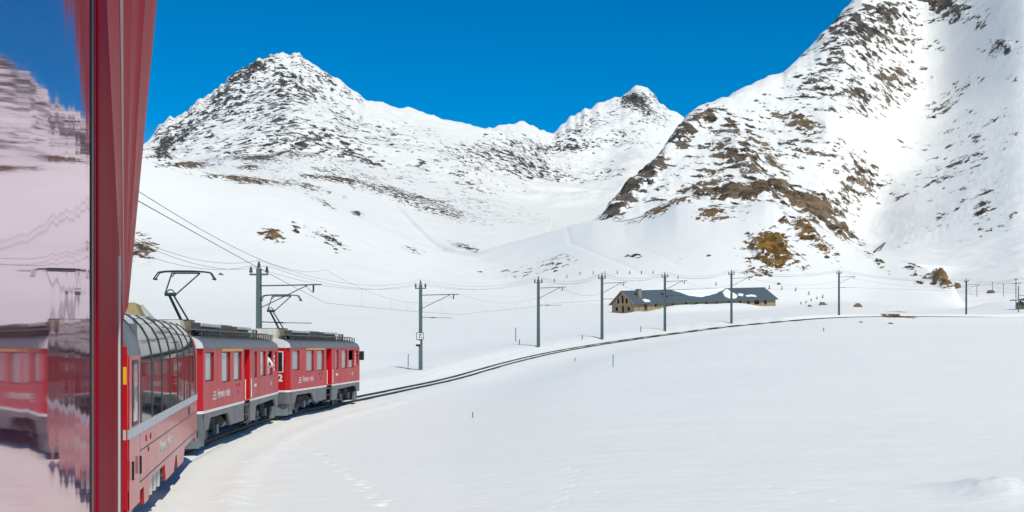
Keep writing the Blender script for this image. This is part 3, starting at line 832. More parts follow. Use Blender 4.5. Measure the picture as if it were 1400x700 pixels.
def make_railcar():
    L2 = 8.0
    root = empty('railcar', (0,0,0))
    Y = lambda a: a-L2
    win = [(Y(.55),Y(1.85),2.06,2.93),(Y(3.15),Y(4.6),1.95,2.93),(Y(5.3),Y(6.75),1.95,2.93),(Y(9.45),Y(10.15),1.95,2.93),(Y(11.0),Y(12.3),1.95,2.93),(Y(12.75),Y(14.1),1.95,2.93),(Y(14.85),Y(15.35),2.1,2.9)]
    rec = (Y(7.3),Y(8.5),1.22,3.0)
    b = MB()
    b.wall_x(1.3,-7.78,7.78,1.18,3.06,win+[rec],0.10)
    # left side, ends and chamfers
    b.add([(-1.3,-7.78,1.18),(-1.3,7.78,1.18),(-1.3,7.78,3.06),(-1.3,-7.78,3.06)],[(0,3,2,1)])
    for s in (-1,1):
        for sx in (-1,1):
            b.add([(sx*1.3,s*7.78,1.18),(sx*1.12,s*8,1.18),(sx*1.12,s*8,3.06),(sx*1.3,s*7.78,3.06)],[(0,1,2,3)])
        b.add([(-1.12,s*8,1.18),(1.12,s*8,1.18),(1.12,s*8,3.06),(-1.12,s*8,3.06)],[(0,1,2,3)])
    body = b.build('body', M['red'], root)
    # white line and grey band
    for sx in (1,):
        MB().box(1.296,1.312,-7.77,rec[0],1.12,1.2).box(1.296,1.312,rec[1],7.77,1.12,1.2).build('stripe', M['white'], root)
    MB().box(-1.31,-1.296,-7.77,7.77,1.12,1.2).build('stripe', M['white'], root)
    for s in (-1,1):
        b = MB(); b.box(-1.12,1.12,s*8.0-.008,s*8.0+.008,1.12,1.2)
        for sx in (-1,1):
            b.add([(sx*1.305,s*7.78,1.12),(sx*1.12,s*8.008,1.12),(sx*1.12,s*8.008,1.2),(sx*1.305,s*7.78,1.2)],[(0,1,2,3)])
        b.build('stripe', M['white'], root)
    # side skirt with bogie cut-outs
    lo = [(0.38,.62),(1.0,.62),(1.35,.95),(4.0,.95),(4.3,.9),(4.7,.55),(7.25,.5)]
    lo2 = [(8.55,.40),(9.7,.40),(9.95,.9),(13.6,.95),(14.6,.95),(15.0,.65),(15.62,.6)]
    for seg in (lo, lo2):
        poly = [(Y(a),z) for a,z in seg]+[(Y(seg[-1][0]),1.12),(Y(seg[0][0]),1.12)]
        MB().prism_x(poly,1.22,1.298).build('skirt', M['grey_paint'], root)
        MB().prism_x(poly,-1.298,-1.22).build('skirt', M['grey_paint'], root)
    for s in (-1,1):
        b = MB(); b.hexa([(-1.1,s*7.9,.62),(1.1,s*7.9,.62),(1.1,s*7.99,.62),(-1.1,s*7.99,.62),(-1.1,s*7.9,1.12),(1.1,s*7.9,1.12),(1.1,s*7.99,1.12),(-1.1,s*7.99,1.12)])
        for sx in (-1,1):
            b.hexa([(sx*1.29,s*7.78,.62),(sx*1.11,s*7.99,.62),(sx*1.05,s*7.9,.62),(sx*1.2,s*7.7,.62),(sx*1.29,s*7.78,1.12),(sx*1.11,s*7.99,1.12),(sx*1.05,s*7.9,1.12),(sx*1.2,s*7.7,1.12)])
        b.build('buffer_beam', M['grey_paint'], root)
        # snow plough
        b = MB()
        for sx in (-1,1):
            b.hexa([(0,s*8.25,.1),(sx*1.15,s*7.75,.1),(sx*1.15,s*7.55,.1),(0,s*7.9,.1),(0,s*8.1,.68),(sx*1.15,s*7.7,.68),(sx*1.15,s*7.5,.68),(0,s*7.85,.68)])
        b.box(1.05,1.15,min(s*7.6,s*6.9),max(s*7.6,s*6.9),.12,.62)
        b.build('snow_plough', M['plough'], root)
    MB().box(-1.15,1.15,-7.6,7.6,.96,1.16).build('underframe', M['dark'], root)
    # windows
    for i, (a,c,d,e) in enumerate(win):
        w = MB().box(1.21,1.235,a+.005,c-.005,d+.005,e-.005).build('window_pane', M['loco_glass'], root) if i != 5 else None
        if i == 5:   # half-open pane
            w = MB().box(1.21,1.235,a+.005,c-.005,d+.005,d+.42).build('window_pane', M['loco_glass'], root)
            MB().box(.6,.64,a-.3,c+.3,1.6,2.98).build('cab_partition', M['opening'], root)
        fr = MB()
        for (p,q,r_,s_) in ((a,c,d,d+.035),(a,c,e-.035,e),(a,a+.035,d+.035,e-.035),(c-.035,c,d+.035,e-.035)):
            fr.box(1.22,1.25,p+.001,q-.001,r_+.001,s_-.001)
        fr.build('frame', M['black'], w)
    MB().box(1.302,1.318,Y(3.05),Y(6.95),2.955,3.045).build('first_class_band', M['orange'], root)
    for yy in (2.45,9.0,10.6,14.65):
        MB().box(1.3005,1.3035,Y(yy),Y(yy)+.018,1.2,3.04).build('panel_seam', M['dark'], root)
    MB().box(1.302,1.335,-7.7,7.7,3.05,3.075).build('rain_strip', M['grey_paint'], root)
    # recessed entrance door
    dr = MB().box(.95,1.0,rec[0]-.02,rec[1]+.02,1.1,3.02).build('door', M['red'], root)
    MB().box(1.0,1.012,rec[0]+.28,rec[1]-.28,1.95,2.8).build('door_pane', M['loco_glass'], dr)
    b = MB()
    for yy in (rec[0],rec[1]):
        b.add([(1.3-.10,yy,1.0),(.95,yy,1.0),(.95,yy,3.02),(1.3-.10,yy,3.02)],[(0,1,2,3)])
    b.add([(1.2,rec[0],3.01),(1.2,rec[1],3.01),(.95,rec[0],3.01),(.95,rec[1],3.01)],[(0,1,3,2)])
    b.build('door_jamb', M['red'], root)
    b = MB(); b.box(.95,1.27,rec[0],rec[1],1.0,1.08); b.box(.98,1.29,rec[0]+.05,rec[1]-.05,.68,.72); b.box(.98,1.29,rec[0]+.05,rec[1]-.05,.40,.44)
    b.build('step', M['dark'], root)
    for yy in (rec[0]-.06,rec[1]+.06):
        MB().tube((1.35,yy,1.25),(1.35,yy,1.95),.018,8).build('handrail', M['white'], root)
    # end door windows, number, lamps
    for s in (-1,1):
        for x0 in (-1.0,.42):
            w = MB().box(x0,x0+.58,s*8.004-.008,s*8.004+.008,2.02,2.86).build('cab_window', M['black'], root)
            fr = MB()
            for (p,q,r_,t_) in ((x0-.04,x0+.62,1.98,2.02),(x0-.04,x0+.62,2.86,2.9),(x0-.04,x0,2.02,2.86),(x0+.58,x0+.62,2.02,2.86)):
                fr.box(p,q,s*8.01-.012,s*8.01+.012,r_,t_)
            fr.build('frame', M['white'], w)
        for sx in (-.5,.5):
            MB().tube((sx,s*7.99,1.36),(sx,s*8.06,1.36),.10,14).build('headlight', M['white'], root)
        MB().box(-.12,.12,s*8.0-.02,s*8.6 if s>0 else s*8.0+.02,.72,.95).build('coupler', M['dark'], root) if s>0 else MB().box(-.12,.12,-8.5,-7.95,.72,.95).build('coupler', M['dark'], root)
    # mirror
    mm = MB(); mm.box(1.36,1.62,7.35,7.44,2.35,2.85); mm.tube((1.3,7.4,2.6),(1.4,7.4,2.6),.02,6)
    mm.build('mirror', M['black'], root, bevel=0.02)
    # lettering and small plates
    R90 = Matrix(((0,0,1,1.303),(1,0,0,0),(0,1,0,0),(0,0,0,1)))
    T = lambda y,z: Matrix.Translation((0,y,z)) @ R90
    for s in (0,1):
        pass
    lg = MB()
    for k,(a,w_) in enumerate(((0,.75),(.06,.62),(.12,.5))):
        y0 = Y(1.6)+a; z_ = 1.47+k*.10
        lg.add([(1.305,y0,z_),(1.305,y0+w_*.8,z_),(1.305,y0+w_*.8+.05,z_+.06),(1.305,y0+.05,z_+.06)],[(0,1,2,3)])
    lg.build('emblem', M['light_grey'], root)
    text_mesh('lettering','Ferrovia',.40,M['light_grey'],root,T(Y(2.4),1.50),0.15,0.004,0.86); text_mesh('lettering','retica',.40,M['light_grey'],root,T(Y(3.78),1.50),0.15,0.004,0.86)
    for (yy,zz) in ((Y(5.75),1.72),(Y(6.25),1.74),(Y(6.0),1.5)):
        MB().box(1.3,1.306,yy,yy+.12,zz,zz+.12).build('warning_plate', M['black' if zz<1.6 else 'red_near'], root)
    MB().box(1.3,1.306,Y(9.5),Y(10.0),1.62,1.72).build('plate', M['white'], root)
    for zz in (2.1,2.28,2.46,2.64):
        MB().box(1.301,1.307,Y(14.42),Y(14.62),zz,zz+.12).build('plate', M['white'], root)
    MB().box(1.3,1.306,Y(13.6),Y(13.85),1.55,1.7).build('plate', M['light_grey'], root)
    # roof
    secs = []
    for (yy,sc,dz) in ((-7.95,.97,0),(-7.6,1,0),(7.2,1,0),(7.6,.99,-.03),(7.85,.95,-.12),(8.0,.88,-.28)):
        secs.append([(x*sc,yy,3.06+(z-3.06)*(1+dz*1.2)) for x,z in arc_profile(1.33,3.05,3.5)])
    MB().loft(secs).build('roof', M['roof_grey'], root, smooth=True)
    secs = [[(x,yy,z) for x,z in arc_profile(1.31,3.05,3.505)] for yy in (-8.02,-7.75)]
    MB().loft(secs).build('roof_fascia', M['white'], root, smooth=True)
    # walkways
    for sx in (-1,1):
        wk = MB().box(sx*.78-.16,sx*.78+.16,-7.2,7.3,3.60,3.635).build('walkway', M['roof_grey'], root)
        for k in range(33):
            yy = -7.1+k*.445
            MB().box(sx*1.12-.02,sx*1.12+.02,yy,yy+.05,3.36,3.60).build('bracket', M['dark'], wk)
    # roof equipment
    b = MB()
    b.hexa([(-.62,-7.55,3.45),(.62,-7.55,3.45),(.62,-6.75,3.45),(-.62,-6.75,3.45),(-.5,-7.25,3.9),(.5,-7.25,3.9),(.5,-6.75,3.9),(-.5,-6.75,3.9)])
    b.build('roof_box', M['cream_box'], root, bevel=.02)
    b = MB(); b.box(-.6,.6,-6.74,-6.1,3.45,3.88); b.build('louvre_box', M['ochre_box'], root)
    b = MB(); b.box(.601,.62,-6.08,-6.0,3.45,3.88); b.box(-.6,.6,-5.98,-4.7,3.6,3.86); b.build('louvre_box', M['louvre'], root)
    for (y0,y1) in ((-4.6,-1.3),(2.1,5.0)):
        MB().box(-.55,.62,y0,y1,3.74,3.86).build('resistor_cover', M['cream_box'], root, bevel=.03)
        b = MB(); b.tube((.45,y0+.1,3.66),(.45,y1-.1,3.66),.09,10); b.tube((-.4,y0+.1,3.66),(-.4,y1-.1,3.66),.09,10)
        for k in range(7):
            yy = y0+.2+k*(y1-y0-.4)/6
            b.box(.35,.6,yy-.03,yy+.03,3.5,3.66)
        b.build('resistor', M['roof_grey'], root)
    lb = MB().box(-.6,.58,-1.2,.95,3.46,3.87).build('resistor_box', M['grey_paint'], root)
    for k in range(3):
        MB().box(.585,.60,-1.1+k*.7,-.55+k*.7,3.52,3.82).build('louvre', M['louvre'], lb)
    MB().box(-.58,.58,1.1,2.0,3.5,3.84).build('louvre_box', M['louvre'], root)
    MB().box(-.5,.55,5.2,5.7,3.46,3.84).build('roof_box', M['white'], root, bevel=.04)
    lb = MB().box(-.5,.55,5.9,6.9,3.46,3.80).build('horn_box', M['grey_paint'], root)
    MB().box(.555,.57,6.0,6.4,3.5,3.76).build('louvre', M['cream_box'], lb)
    MB().box(.555,.57,6.5,6.85,3.5,3.76).build('louvre', M['red_near'], lb)
    # pantograph (near end)
    pg = empty('pantograph', (0,0,0)); pg.parent = root
    yb = -5.6
    b = MB(); b.box(-.5,.5,yb-.5,yb-.44,3.88,3.94); b.box(-.5,.5,yb+.44,yb+.5,3.88,3.94); b.box(-.5,-.44,yb-.44,yb+.44,3.88,3.94); b.box(.44,.5,yb-.44,yb+.44,3.88,3.94)
    b.build('base_frame', M['panto'], pg)
    kn = (-.12,yb-.25,4.72)
    b = MB(); b.tube((.12,yb+.3,3.93),(kn[0]-.02,kn[1],kn[2]),.045,8); b.tube((.34,yb+.3,3.93),(kn[0]+.12,kn[1],kn[2]-.02),.028,8)
    b.build('lower_arm', M['panto'], pg)
    b = MB(); b.tube((kn[0]-.14,kn[1],kn[2]),(kn[0]+.2,kn[1],kn[2]),.055,10); b.tube((kn[0]-.14,kn[1],kn[2]),(kn[0]-.02,kn[1],kn[2]+.14),.02,6); b.tube((kn[0]+.2,kn[1],kn[2]),(kn[0]+.08,kn[1],kn[2]+.14),.02,6); b.tube((kn[0]-.02,kn[1],kn[2]+.14),(kn[0]+.08,kn[1],kn[2]+.14),.02,6)
    b.build('knuckle', M['panto'], pg)
    b = MB(); b.tube((kn[0]-.14,kn[1],kn[2]),(-.15,yb+.2,5.40),.024,8); b.tube((kn[0]+.2,kn[1],kn[2]),(.72,yb+.2,5.40),.024,8)
    b.tube((-.15,yb+.2,5.28),(-.05,yb+.2,5.40),.018,6); b.tube((-.15,yb+.2,5.40),(.72,yb+.2,5.40),.02,6)
    b.build('upper_arm', M['panto'], pg)
    b = MB()
    for dy in (-.12,.12):
        pts = [(-.62,5.22),(-.70,5.20),(-.55,5.42),(-.35,5.455),(.0,5.465),(.5,5.465),(.85,5.445),(1.05,5.42),(1.2,5.20),(1.12,5.22)]
        b.path([(p[0],yb+.2+dy,p[1]) for p in pts],.022,6)
    b.box(-.4,.9,yb+.08,yb+.32,5.43,5.455)
    b.build('contact_head', M['panto'], pg)
    # underneath
    bogie(root,-5.1,2.1); bogie(root,5.1,2.1)
    b = MB(); b.box(.4,1.15,-2.6,-.9,.45,.95); b.build('battery_box', M['plough'], root, bevel=.03)
    b = MB(); b.tube((.85,-3.3,.62),(.85,-2.75,.62),.22,14); b.build('air_tank', M['grey_paint'], root)
    b = MB(); b.tube((.9,-.5,.6),(.9,.3,.6),.17,14); b.tube((.8,-.6,.55),(.8,.4,.55),.08,10); b.build('air_tank', M['light_grey'], root)
    b = MB(); b.box(-.9,.9,1.9,2.9,.4,.95); b.box(1.0,1.12,2.2,4.0,.3,.36); b.build('equipment_box', M['dark'], root)
    return root

def place_car(root, p_near, p_far, z=0.0):
    a = Vector(p_near); b = Vector(p_far)
    c = (a+b)/2; h = math.atan2((b-a).x,(b-a).y)
    root.location = (c.x,c.y,z); root.rotation_euler = (0,0,-h)

rc1 = make_railcar()
rc2 = copy_tree(rc1)
for ch in list(rc1.children):
    if ch.name.startswith('mirror'): bpy.data.objects.remove(ch)
place_car(rc1,(-10.37,35.2),(-11.19,51.2)); place_car(rc2,(-10.97,52.4),(-9.88,68.5))
tag(rc1,'red electric railcar next to the glass-roofed coach, person leaning from its window','railcar','red railcars hauling the train')
tag(rc2,'red leading electric railcar at the front of the train with a black mirror','railcar','red railcars hauling the train')
# running number on the end of the leading car
nm = text_mesh('number','2',.42,M['white'],rc2,Matrix.Translation((.80,-8.012,1.60)) @ Matrix.Rotation(math.pi/2,4,'X'),0,0.015)

# ------------------------------------------------------------------ panorama coach
def make_panorama():
    Lh = 7.4
    root = empty('panorama_coach',(0,0,0))
    Y = lambda a: a-Lh
    def prof(x0):   # right half outline from the waist to the roof crest
        return [(1.31,1.78),(1.31,2.7),(1.29,3.0),(1.23,3.25),(1.12,3.46),(.97,3.62),(.80,3.73)]
    # lower body with cut-outs
    b = MB()
    b.wall_x(1.31,Y(0),Y(14.8),.78,1.62,[],.1)
    b.add([(-1.31,Y(0),.78),(-1.31,Y(14.8),.78),(-1.31,Y(14.8),1.78),(-1.31,Y(0),1.78)],[(0,3,2,1)])
    b.build('lower_body', M['red_coach'], root)
    poly = [(Y(0),.22),(Y(0.55),.22),(Y(.6),.62),(Y(2.3),.62),(Y(2.35),.30),(Y(3.0),.30),(Y(3.45),.66),(Y(6.0),.66),(Y(6.2),.3),(Y(8.0),.3),(Y(8.4),.62),(Y(8.7),.62),(Y(9.0),.3),(Y(10.5),.3),(Y(10.9),.62),(Y(14.2),.62),(Y(14.3),.5),(Y(14.8),.5),(Y(14.8),.76),(Y(0),.76)]
    for x0 in (1.24,-1.30):
        MB().prism_x(poly,x0,x0+.06).build('skirt', M['red_coach'], root)
    MB().box(1.3,1.322,Y(0),Y(14.8),1.62,1.78).build('stripe', M['light_grey'], root)
    MB().box(1.306,1.316,Y(1.62),Y(14.7),1.30,1.315).build('panel_seam', M['black'], root)
    MB().box(1.300,1.316,Y(1.62),Y(14.7),.762,.778).build('panel_seam', M['black'], root)
    MB().box(1.306,1.316,Y(1.60),Y(1.615),.78,1.62).build('panel_seam', M['black'], root)
    MB().box(-1.25,1.25,Y(.1),Y(14.7),.7,.78).build('floor', M['dark'], root)
    # glazed section
    y0, pitch, n = Y(1.75), 1.78, 7
    pr = prof(0)
    cut = [(1.31,1.78),(1.31,2.75),(1.29,3.0),(1.23,3.25),(1.12,3.46),(.97,3.62),(.80,3.73)]
    for sx in (1,-1):
        for k in range(n):
            a, c = y0+k*pitch+.05, y0+(k+1)*pitch-.05
            o = MB().loft([[(sx*x,a,z) for x,z in cut],[(sx*x,c,z) for x,z in cut]],close=False,cap=False).build('window_pane', M['pane'], root, smooth=True)
        for k in range(n+1):
            yy = y0+k*pitch
            secs = [[(sx*x,yy-.05,z) for x,z in cut]+[(sx*(x-.06),yy-.05,z-.03) for x,z in reversed(cut)],[(sx*x*1.012,yy-.02,z+.012) for x,z in cut]+[(sx*(x-.06),yy-.02,z-.03) for x,z in reversed(cut)],[(sx*x*1.012,yy+.02,z+.012) for x,z in cut]+[(sx*(x-.06),yy+.02,z-.03) for x,z in reversed(cut)],[(sx*x,yy+.05,z) for x,z in cut]+[(sx*(x-.06),yy+.05,z-.03) for x,z in reversed(cut)]]
            MB().loft(secs).build('window_rib', M['dark'], root, smooth=True)
    # roof spine
    MB().loft([[(x,yy,z) for x,z in [(-.82,3.72),(-.5,3.81),(0,3.84),(.5,3.81),(.82,3.72),(.5,3.70),(-.5,3.70)]] for yy in (y0,Y(14.75))]).build('roof', M['light_grey'], root, smooth=True)
    # vestibule ends
    full = [(1.31,1.78),(1.31,2.95),(1.29,3.1),(1.23,3.28),(1.12,3.46),(.97,3.6),(.8,3.7),(.5,3.78),(0,3.81)]
    ring = full+[(-x,z) for x,z in reversed(full[:-1])]
    MB().loft([[(x,yy,z) for x,z in ring if z<3.12]+[] for yy in (Y(0),y0-.06)]).build('vestibule', M['red_coach'], root)
    up = [(x,z) for x,z in ring if z>=2.95]
    MB().loft([[(x*1.003,yy,z+.004) for x,z in up] for yy in (Y(.02),y0-.055)]).build('vestibule_roof', M['roof_grey'], root, smooth=True)
    MB().loft([[(x,yy,z) for x,z in ring] for yy in (y0+n*pitch+.05,Y(14.78))]).build('vestibule', M['red_coach'], root)
    # interior partition and seats
    MB().box(-1.25,1.25,y0-.02,y0+.01,.8,3.5).build('partition', M['roof_grey'], root)
    MB().box(-1.24,1.24,y0,y0+n*pitch,.8,.86).build('carpet', M['dark'], root)
    sb = MB().prism_x([(-.28,.86),(.28,.86),(.28,1.3),(-.1,1.34),(-.12,1.9),(-.22,2.12),(-.32,2.1),(-.34,1.3)],.25,1.15).build('seat', M['seat'], root, bevel=.03)
    first = True
    for k in range(n):
        for dy,rot in ((.42,0),(1.36,math.pi)):
            for sx in (0,1):
                o = sb if first else sb.copy()
                if not first: COL.objects.link(o)
                first = False
                o.parent = root; o.location = ((0 if (sx==0)==(rot==0) else 0),y0+k*pitch+dy,0)
                o.rotation_euler = (0,0,rot)
                if sx == 1: o.location.x = -1.4 if rot==0 else 1.4
    # door
    d = MB().box(1.312,1.325,Y(.12),Y(1.5),.45,2.95).build('door', M['red_coach'], root, bevel=.01)
    w = MB().box(1.324,1.332,Y(.55),Y(1.15),1.86,2.82).build('door_window', M['loco_glass'], d)
    fr = MB()
    for p in ((Y(.49),Y(1.21),1.80,1.86),(Y(.49),Y(1.21),2.82,2.88),(Y(.49),Y(.55),1.86,2.82),(Y(1.15),Y(1.21),1.86,2.82)):
        fr.box(1.322,1.338,*p)
    fr.build('door_frame', M['black'], d, bevel=.008)
    for yy in (.28,1.3):
        MB().tube((1.36,Y(yy),.95),(1.36,Y(yy),1.25),.02,8).build('door_handle', M['black'], d)
    MB().box(1.31,1.33,Y(0),Y(1.6),1.62,1.78).build('stripe', M['light_grey'], root)
    # near end wall with gangway, visible beside the camera car
    b = MB(); b.box(.72,1.305,Y(0)-.03,Y(0)+.0,.5,3.1); b.box(-1.305,-.72,Y(0)-.03,Y(0),.5,3.1); b.build('end_wall', M['red'], root)
    g = MB(); g.box(.45,.72,Y(0)-.32,Y(0),.7,3.0); g.box(-.72,-.45,Y(0)-.32,Y(0),.7,3.0); g.box(-.45,.45,Y(0)-.32,Y(0),2.75,3.0); g.build('gangway', M['black'], root)
    MB().add([(1.0,Y(0)-.036,2.5),(1.30,Y(0)-.036,2.5),(1.30,Y(0)-.036,2.78),(1.0,Y(0)-.036,2.78)],[(0,1,2,3)]).build('warning_panel', M['yellow'], root)
    MB().box(1.02,1.29,Y(0)-.034,Y(0)-.031,1.62,1.78).build('stripe', M['light_grey'], root)
    MB().tube((1.2,Y(0)-.08,.9),(1.2,Y(0)-.08,1.9),.02,8).build('handrail', M['yellow'], root)
    # small plates, lettering
    for (yy,zz) in ((2.55,1.46),(3.25,1.45)):
        MB().tube((1.308,Y(yy),zz),(1.318,Y(yy),zz),.06,12).build('socket_cover', M['red_near'], root)
    MB().tube((1.308,Y(2.9),1.24),(1.318,Y(2.9),1.24),.05,12).build('socket_cover', M['red_near'], root)
    for _w,_y in (('Bernina',5.0),('Express',6.5)):
        text_mesh('lettering',_w,.34,M['light_grey'],root,Matrix.Translation((0,Y(_y),1.0)) @ Matrix(((0,0,1,1.312),(1,0,0,0),(0,1,0,0),(0,0,0,1))),0.2,0.004)
    MB().box(1.31,1.322,Y(11.9),Y(12.3),1.36,1.55).build('vent_plate', M['black'], root)
    # roof air-conditioning box
    b = MB(); b.hexa([(-.62,Y(8.8),3.78),(.5,Y(8.8),3.78),(.5,Y(11.4),3.78),(-.62,Y(11.4),3.78),(-.55,Y(9.0),4.12),(.36,Y(9.0),4.12),(.32,Y(10.7),4.1),(-.5,Y(10.7),4.1)])
    ab = b.build('air_conditioner', M['ochre_box'], root, bevel=.03)
    MB().hexa([(.40,Y(10.0),3.82),(.54,Y(10.0),3.82),(.54,Y(11.5),3.8),(.40,Y(11.5),3.8),(.3,Y(10.0),4.1),(.42,Y(10.0),4.1),(.36,Y(10.8),4.07),(.28,Y(10.8),4.07)]).build('cowl', M['cream_box'], ab)
    bogie(root,Y(1.9),1.8); bogie(root,Y(12.7),1.8)
    b = MB(); b.box(.5,1.15,Y(6.3),Y(7.9),.32,.66); b.box(-1.15,-.5,Y(5.5),Y(8.5),.3,.66); b.build('equipment_box', M['cream_box'], root, bevel=.02)
    for k in range(3):
        MB().tube((1.12,Y(3.8+.7*k),.30),(1.12,Y(3.8+.7*k),.66),.16,12).build('air_tank', M['cream_box'], root)
    return root
pan = make_panorama()
tag(pan,'red panorama coach with curved glass roof panes behind the two railcars','railway coach')
_a = Vector((-6.1,19.15)); _b = Vector((-8.80,33.7)); _d = (_b-_a).normalized(); _r = Vector((_d.y,-_d.x))
place_car(pan,_a-_r*1.31,_a-_r*1.31+_d*14.8)

# ------------------------------------------------------------------ the coach the picture is taken from
def make_near_coach():
    root = empty('railway_coach',(0,0,0))
    # local: x right of the car centre line (side glass at 1.30), y forward, z above rail; camera stands at x=1.35,y=0,z=3.1
    h = math.atan2(170-700,F)
    r = Vector((math.cos(h),-math.sin(h),0))
    root.location = tuple(-1.35*r); root.rotation_euler = (0,0,-h)
    tag(root,'glossy crimson railway coach close on the left, mirror-like window beside the camera','railway coach')
    y_e = 19.6
    X = 1.33; GT = 3.50; GY = 0.90
    b = MB()
    b.wall_x(X,-6.0,y_e,.75,GT+.01,[(-1.6,GY,1.75,GT)],.05)
    b.add([(-X,-6,.75),(-X,y_e,.75),(-X,y_e,GT),(-X,-6,GT)],[(0,3,2,1)])
    b.add([(-X,y_e,.75),(X,y_e,.75),(X,y_e,GT),(-X,y_e,GT)],[(0,1,2,3)])
    b.add([(-X,-6,.75),(X,-6,.75),(X,-6,GT),(-X,-6,GT)],[(0,3,2,1)])
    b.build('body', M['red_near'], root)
    p = MB().box(X-.015,X-.0012,-1.58,GY-.012,1.77,GT-.012).build('window_pane', M['near_glass'], root)
    g = MB()
    for q in ((-1.6,GY,1.75,1.775),(-1.6,GY,GT-.014,GT),(-1.6,-1.57,1.775,GT-.014),(GY-.055,GY+.002,1.775,GT-.014)):
        g.box(X-.03,X-.0005,*q)
    g.build('gasket', M['black'], p)
    MB().tube((X-.006,GY+.05,1.2),(X-.006,GY+.05,GT),.008,10).build('window_post', M['red_near'], root, smooth=True)
    MB().tube((X+.002,4.2,1.0),(X+.002,4.2,3.4),.006,8).build('handrail', M['light_grey'], root)
    Q = lambda a,H: (1.35+a,3.1+H)
    pr = [Q(-.02,.41),Q(-.018,.425),Q(-.006,.44),Q(-.005,.475),Q(.004,.485),Q(.010,.49),Q(.011,.53),Q(.022,.545),Q(.031,.55),Q(.034,.58),Q(.046,.595),Q(.055,.61),Q(.057,.64),Q(.045,.65),(1.36,3.79),(1.2,3.84),(.8,3.92),(0,3.96)]
    inn = [(0,3.9),(1.2,3.5),(1.3,3.505)]
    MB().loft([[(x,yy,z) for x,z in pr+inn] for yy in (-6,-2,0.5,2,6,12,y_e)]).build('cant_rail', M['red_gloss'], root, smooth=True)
    MB().loft([[(1.3448,yy,3.545),(1.3485,yy,3.545),(1.3485,yy,3.565),(1.3448,yy,3.565)] for yy in (-6,y_e)]).build('trim_strip', M['light_grey'], root)
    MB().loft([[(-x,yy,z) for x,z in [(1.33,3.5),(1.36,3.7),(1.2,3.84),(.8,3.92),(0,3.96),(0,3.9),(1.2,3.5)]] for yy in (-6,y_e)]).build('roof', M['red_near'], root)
    MB().box(-1.2,1.2,-6,y_e-.1,.6,.75).build('underframe', M['dark'], root)
    bogie(root,y_e-2.2,1.8); bogie(root,-3.5,1.8)
    return root
make_near_coach()

# ------------------------------------------------------------------ person leaning from the railcar window
def make_person():
    me = bpy.data.meshes.new('person')
    J = [((0,0,.0),.15),((0.02,0,.25),.165),((.06,0,.47),.15),((.10,0,.60),.06),((.13,0,.68),.085),((.15,0,.78),.10),((.145,0,.86),.075),
         ((.08,.19,.50),.07),((.22,.24,.30),.052),((.34,.10,.16),.04),((.40,.05,.15),.035),
         ((.08,-.19,.50),.07),((.22,-.24,.30),.052),((.34,-.10,.16),.04),((.40,-.05,.15),.035)]
    E = [(0,1),(1,2),(2,3),(3,4),(4,5),(5,6),(2,7),(7,8),(8,9),(9,10),(2,11),(11,12),(12,13),(13,14)]
    me.from_pydata([j[0] for j in J],E,[])
    o = bpy.data.objects.new('person',me); COL.objects.link(o)
    sk = o.modifiers.new('skin','SKIN'); sk.use_smooth_shade = True
    for i,j in enumerate(J):
        me.skin_vertices[0].data[i].radius = (j[1],j[1])
    me.skin_vertices[0].data[0].use_root = True
    sd = o.modifiers.new('sub','SUBSURF'); sd.levels = 2; sd.render_levels = 2
    me.materials.append(M['shirt']); 
    dg = bpy.context.evaluated_depsgraph_get(); em = bpy.data.meshes.new_from_object(o.evaluated_get(dg))
    o.modifiers.clear(); o.data = em
    em.materials.clear(); em.materials.append(M['shirt']); em.materials.append(M['skin'])
    for p in em.polygons:
        c = p.center
        p.material_index = 1 if (c.z > .585 or c.x > .31) else 0
        p.use_smooth = True
    b = MB(); b.add([],[])
    bm = bmesh.new(); bmesh.ops.create_uvsphere(bm,u_segments=14,v_segments=9,radius=.118)
    for v in list(bm.verts):
        v.co.z *= .95
    bmesh.ops.delete(bm,geom=[v for v in bm.verts if v.co.z < -.02 and v.co.x > -.02],context='VERTS')
    hm = bpy.data.meshes.new('hair'); bm.to_mesh(hm); bm.free(); hm.materials.append(M['hair'])
    ho = bpy.data.objects.new('hair',hm); COL.objects.link(ho); ho.location = (.13,0,.83); ho.parent = o
    nose = MB().hexa([(.235,-.015,.755),(.265,-.008,.755),(.265,.008,.755),(.235,.015,.755),(.235,-.008,.80),(.245,-.004,.80),(.245,.004,.80),(.235,.008,.80)]).build('nose',M['skin'],o)
    for s in (-1,1):
        MB().tube((.232,s*.035,.80),(.246,s*.035,.80),.012,8).build('eye',M['black'],o)
    tag(o,'person in a white shirt leaning out of the railcar side window','person')
    return o
per = make_person()
Rm = Matrix.Translation(rc1.location) @ Matrix.Rotation(rc1.rotation_euler.z,4,'Z')
per.matrix_world = Rm @ Matrix.Translation((1.06,5.35,2.12)) @ Matrix.Rotation(-0.5,4,'Z')

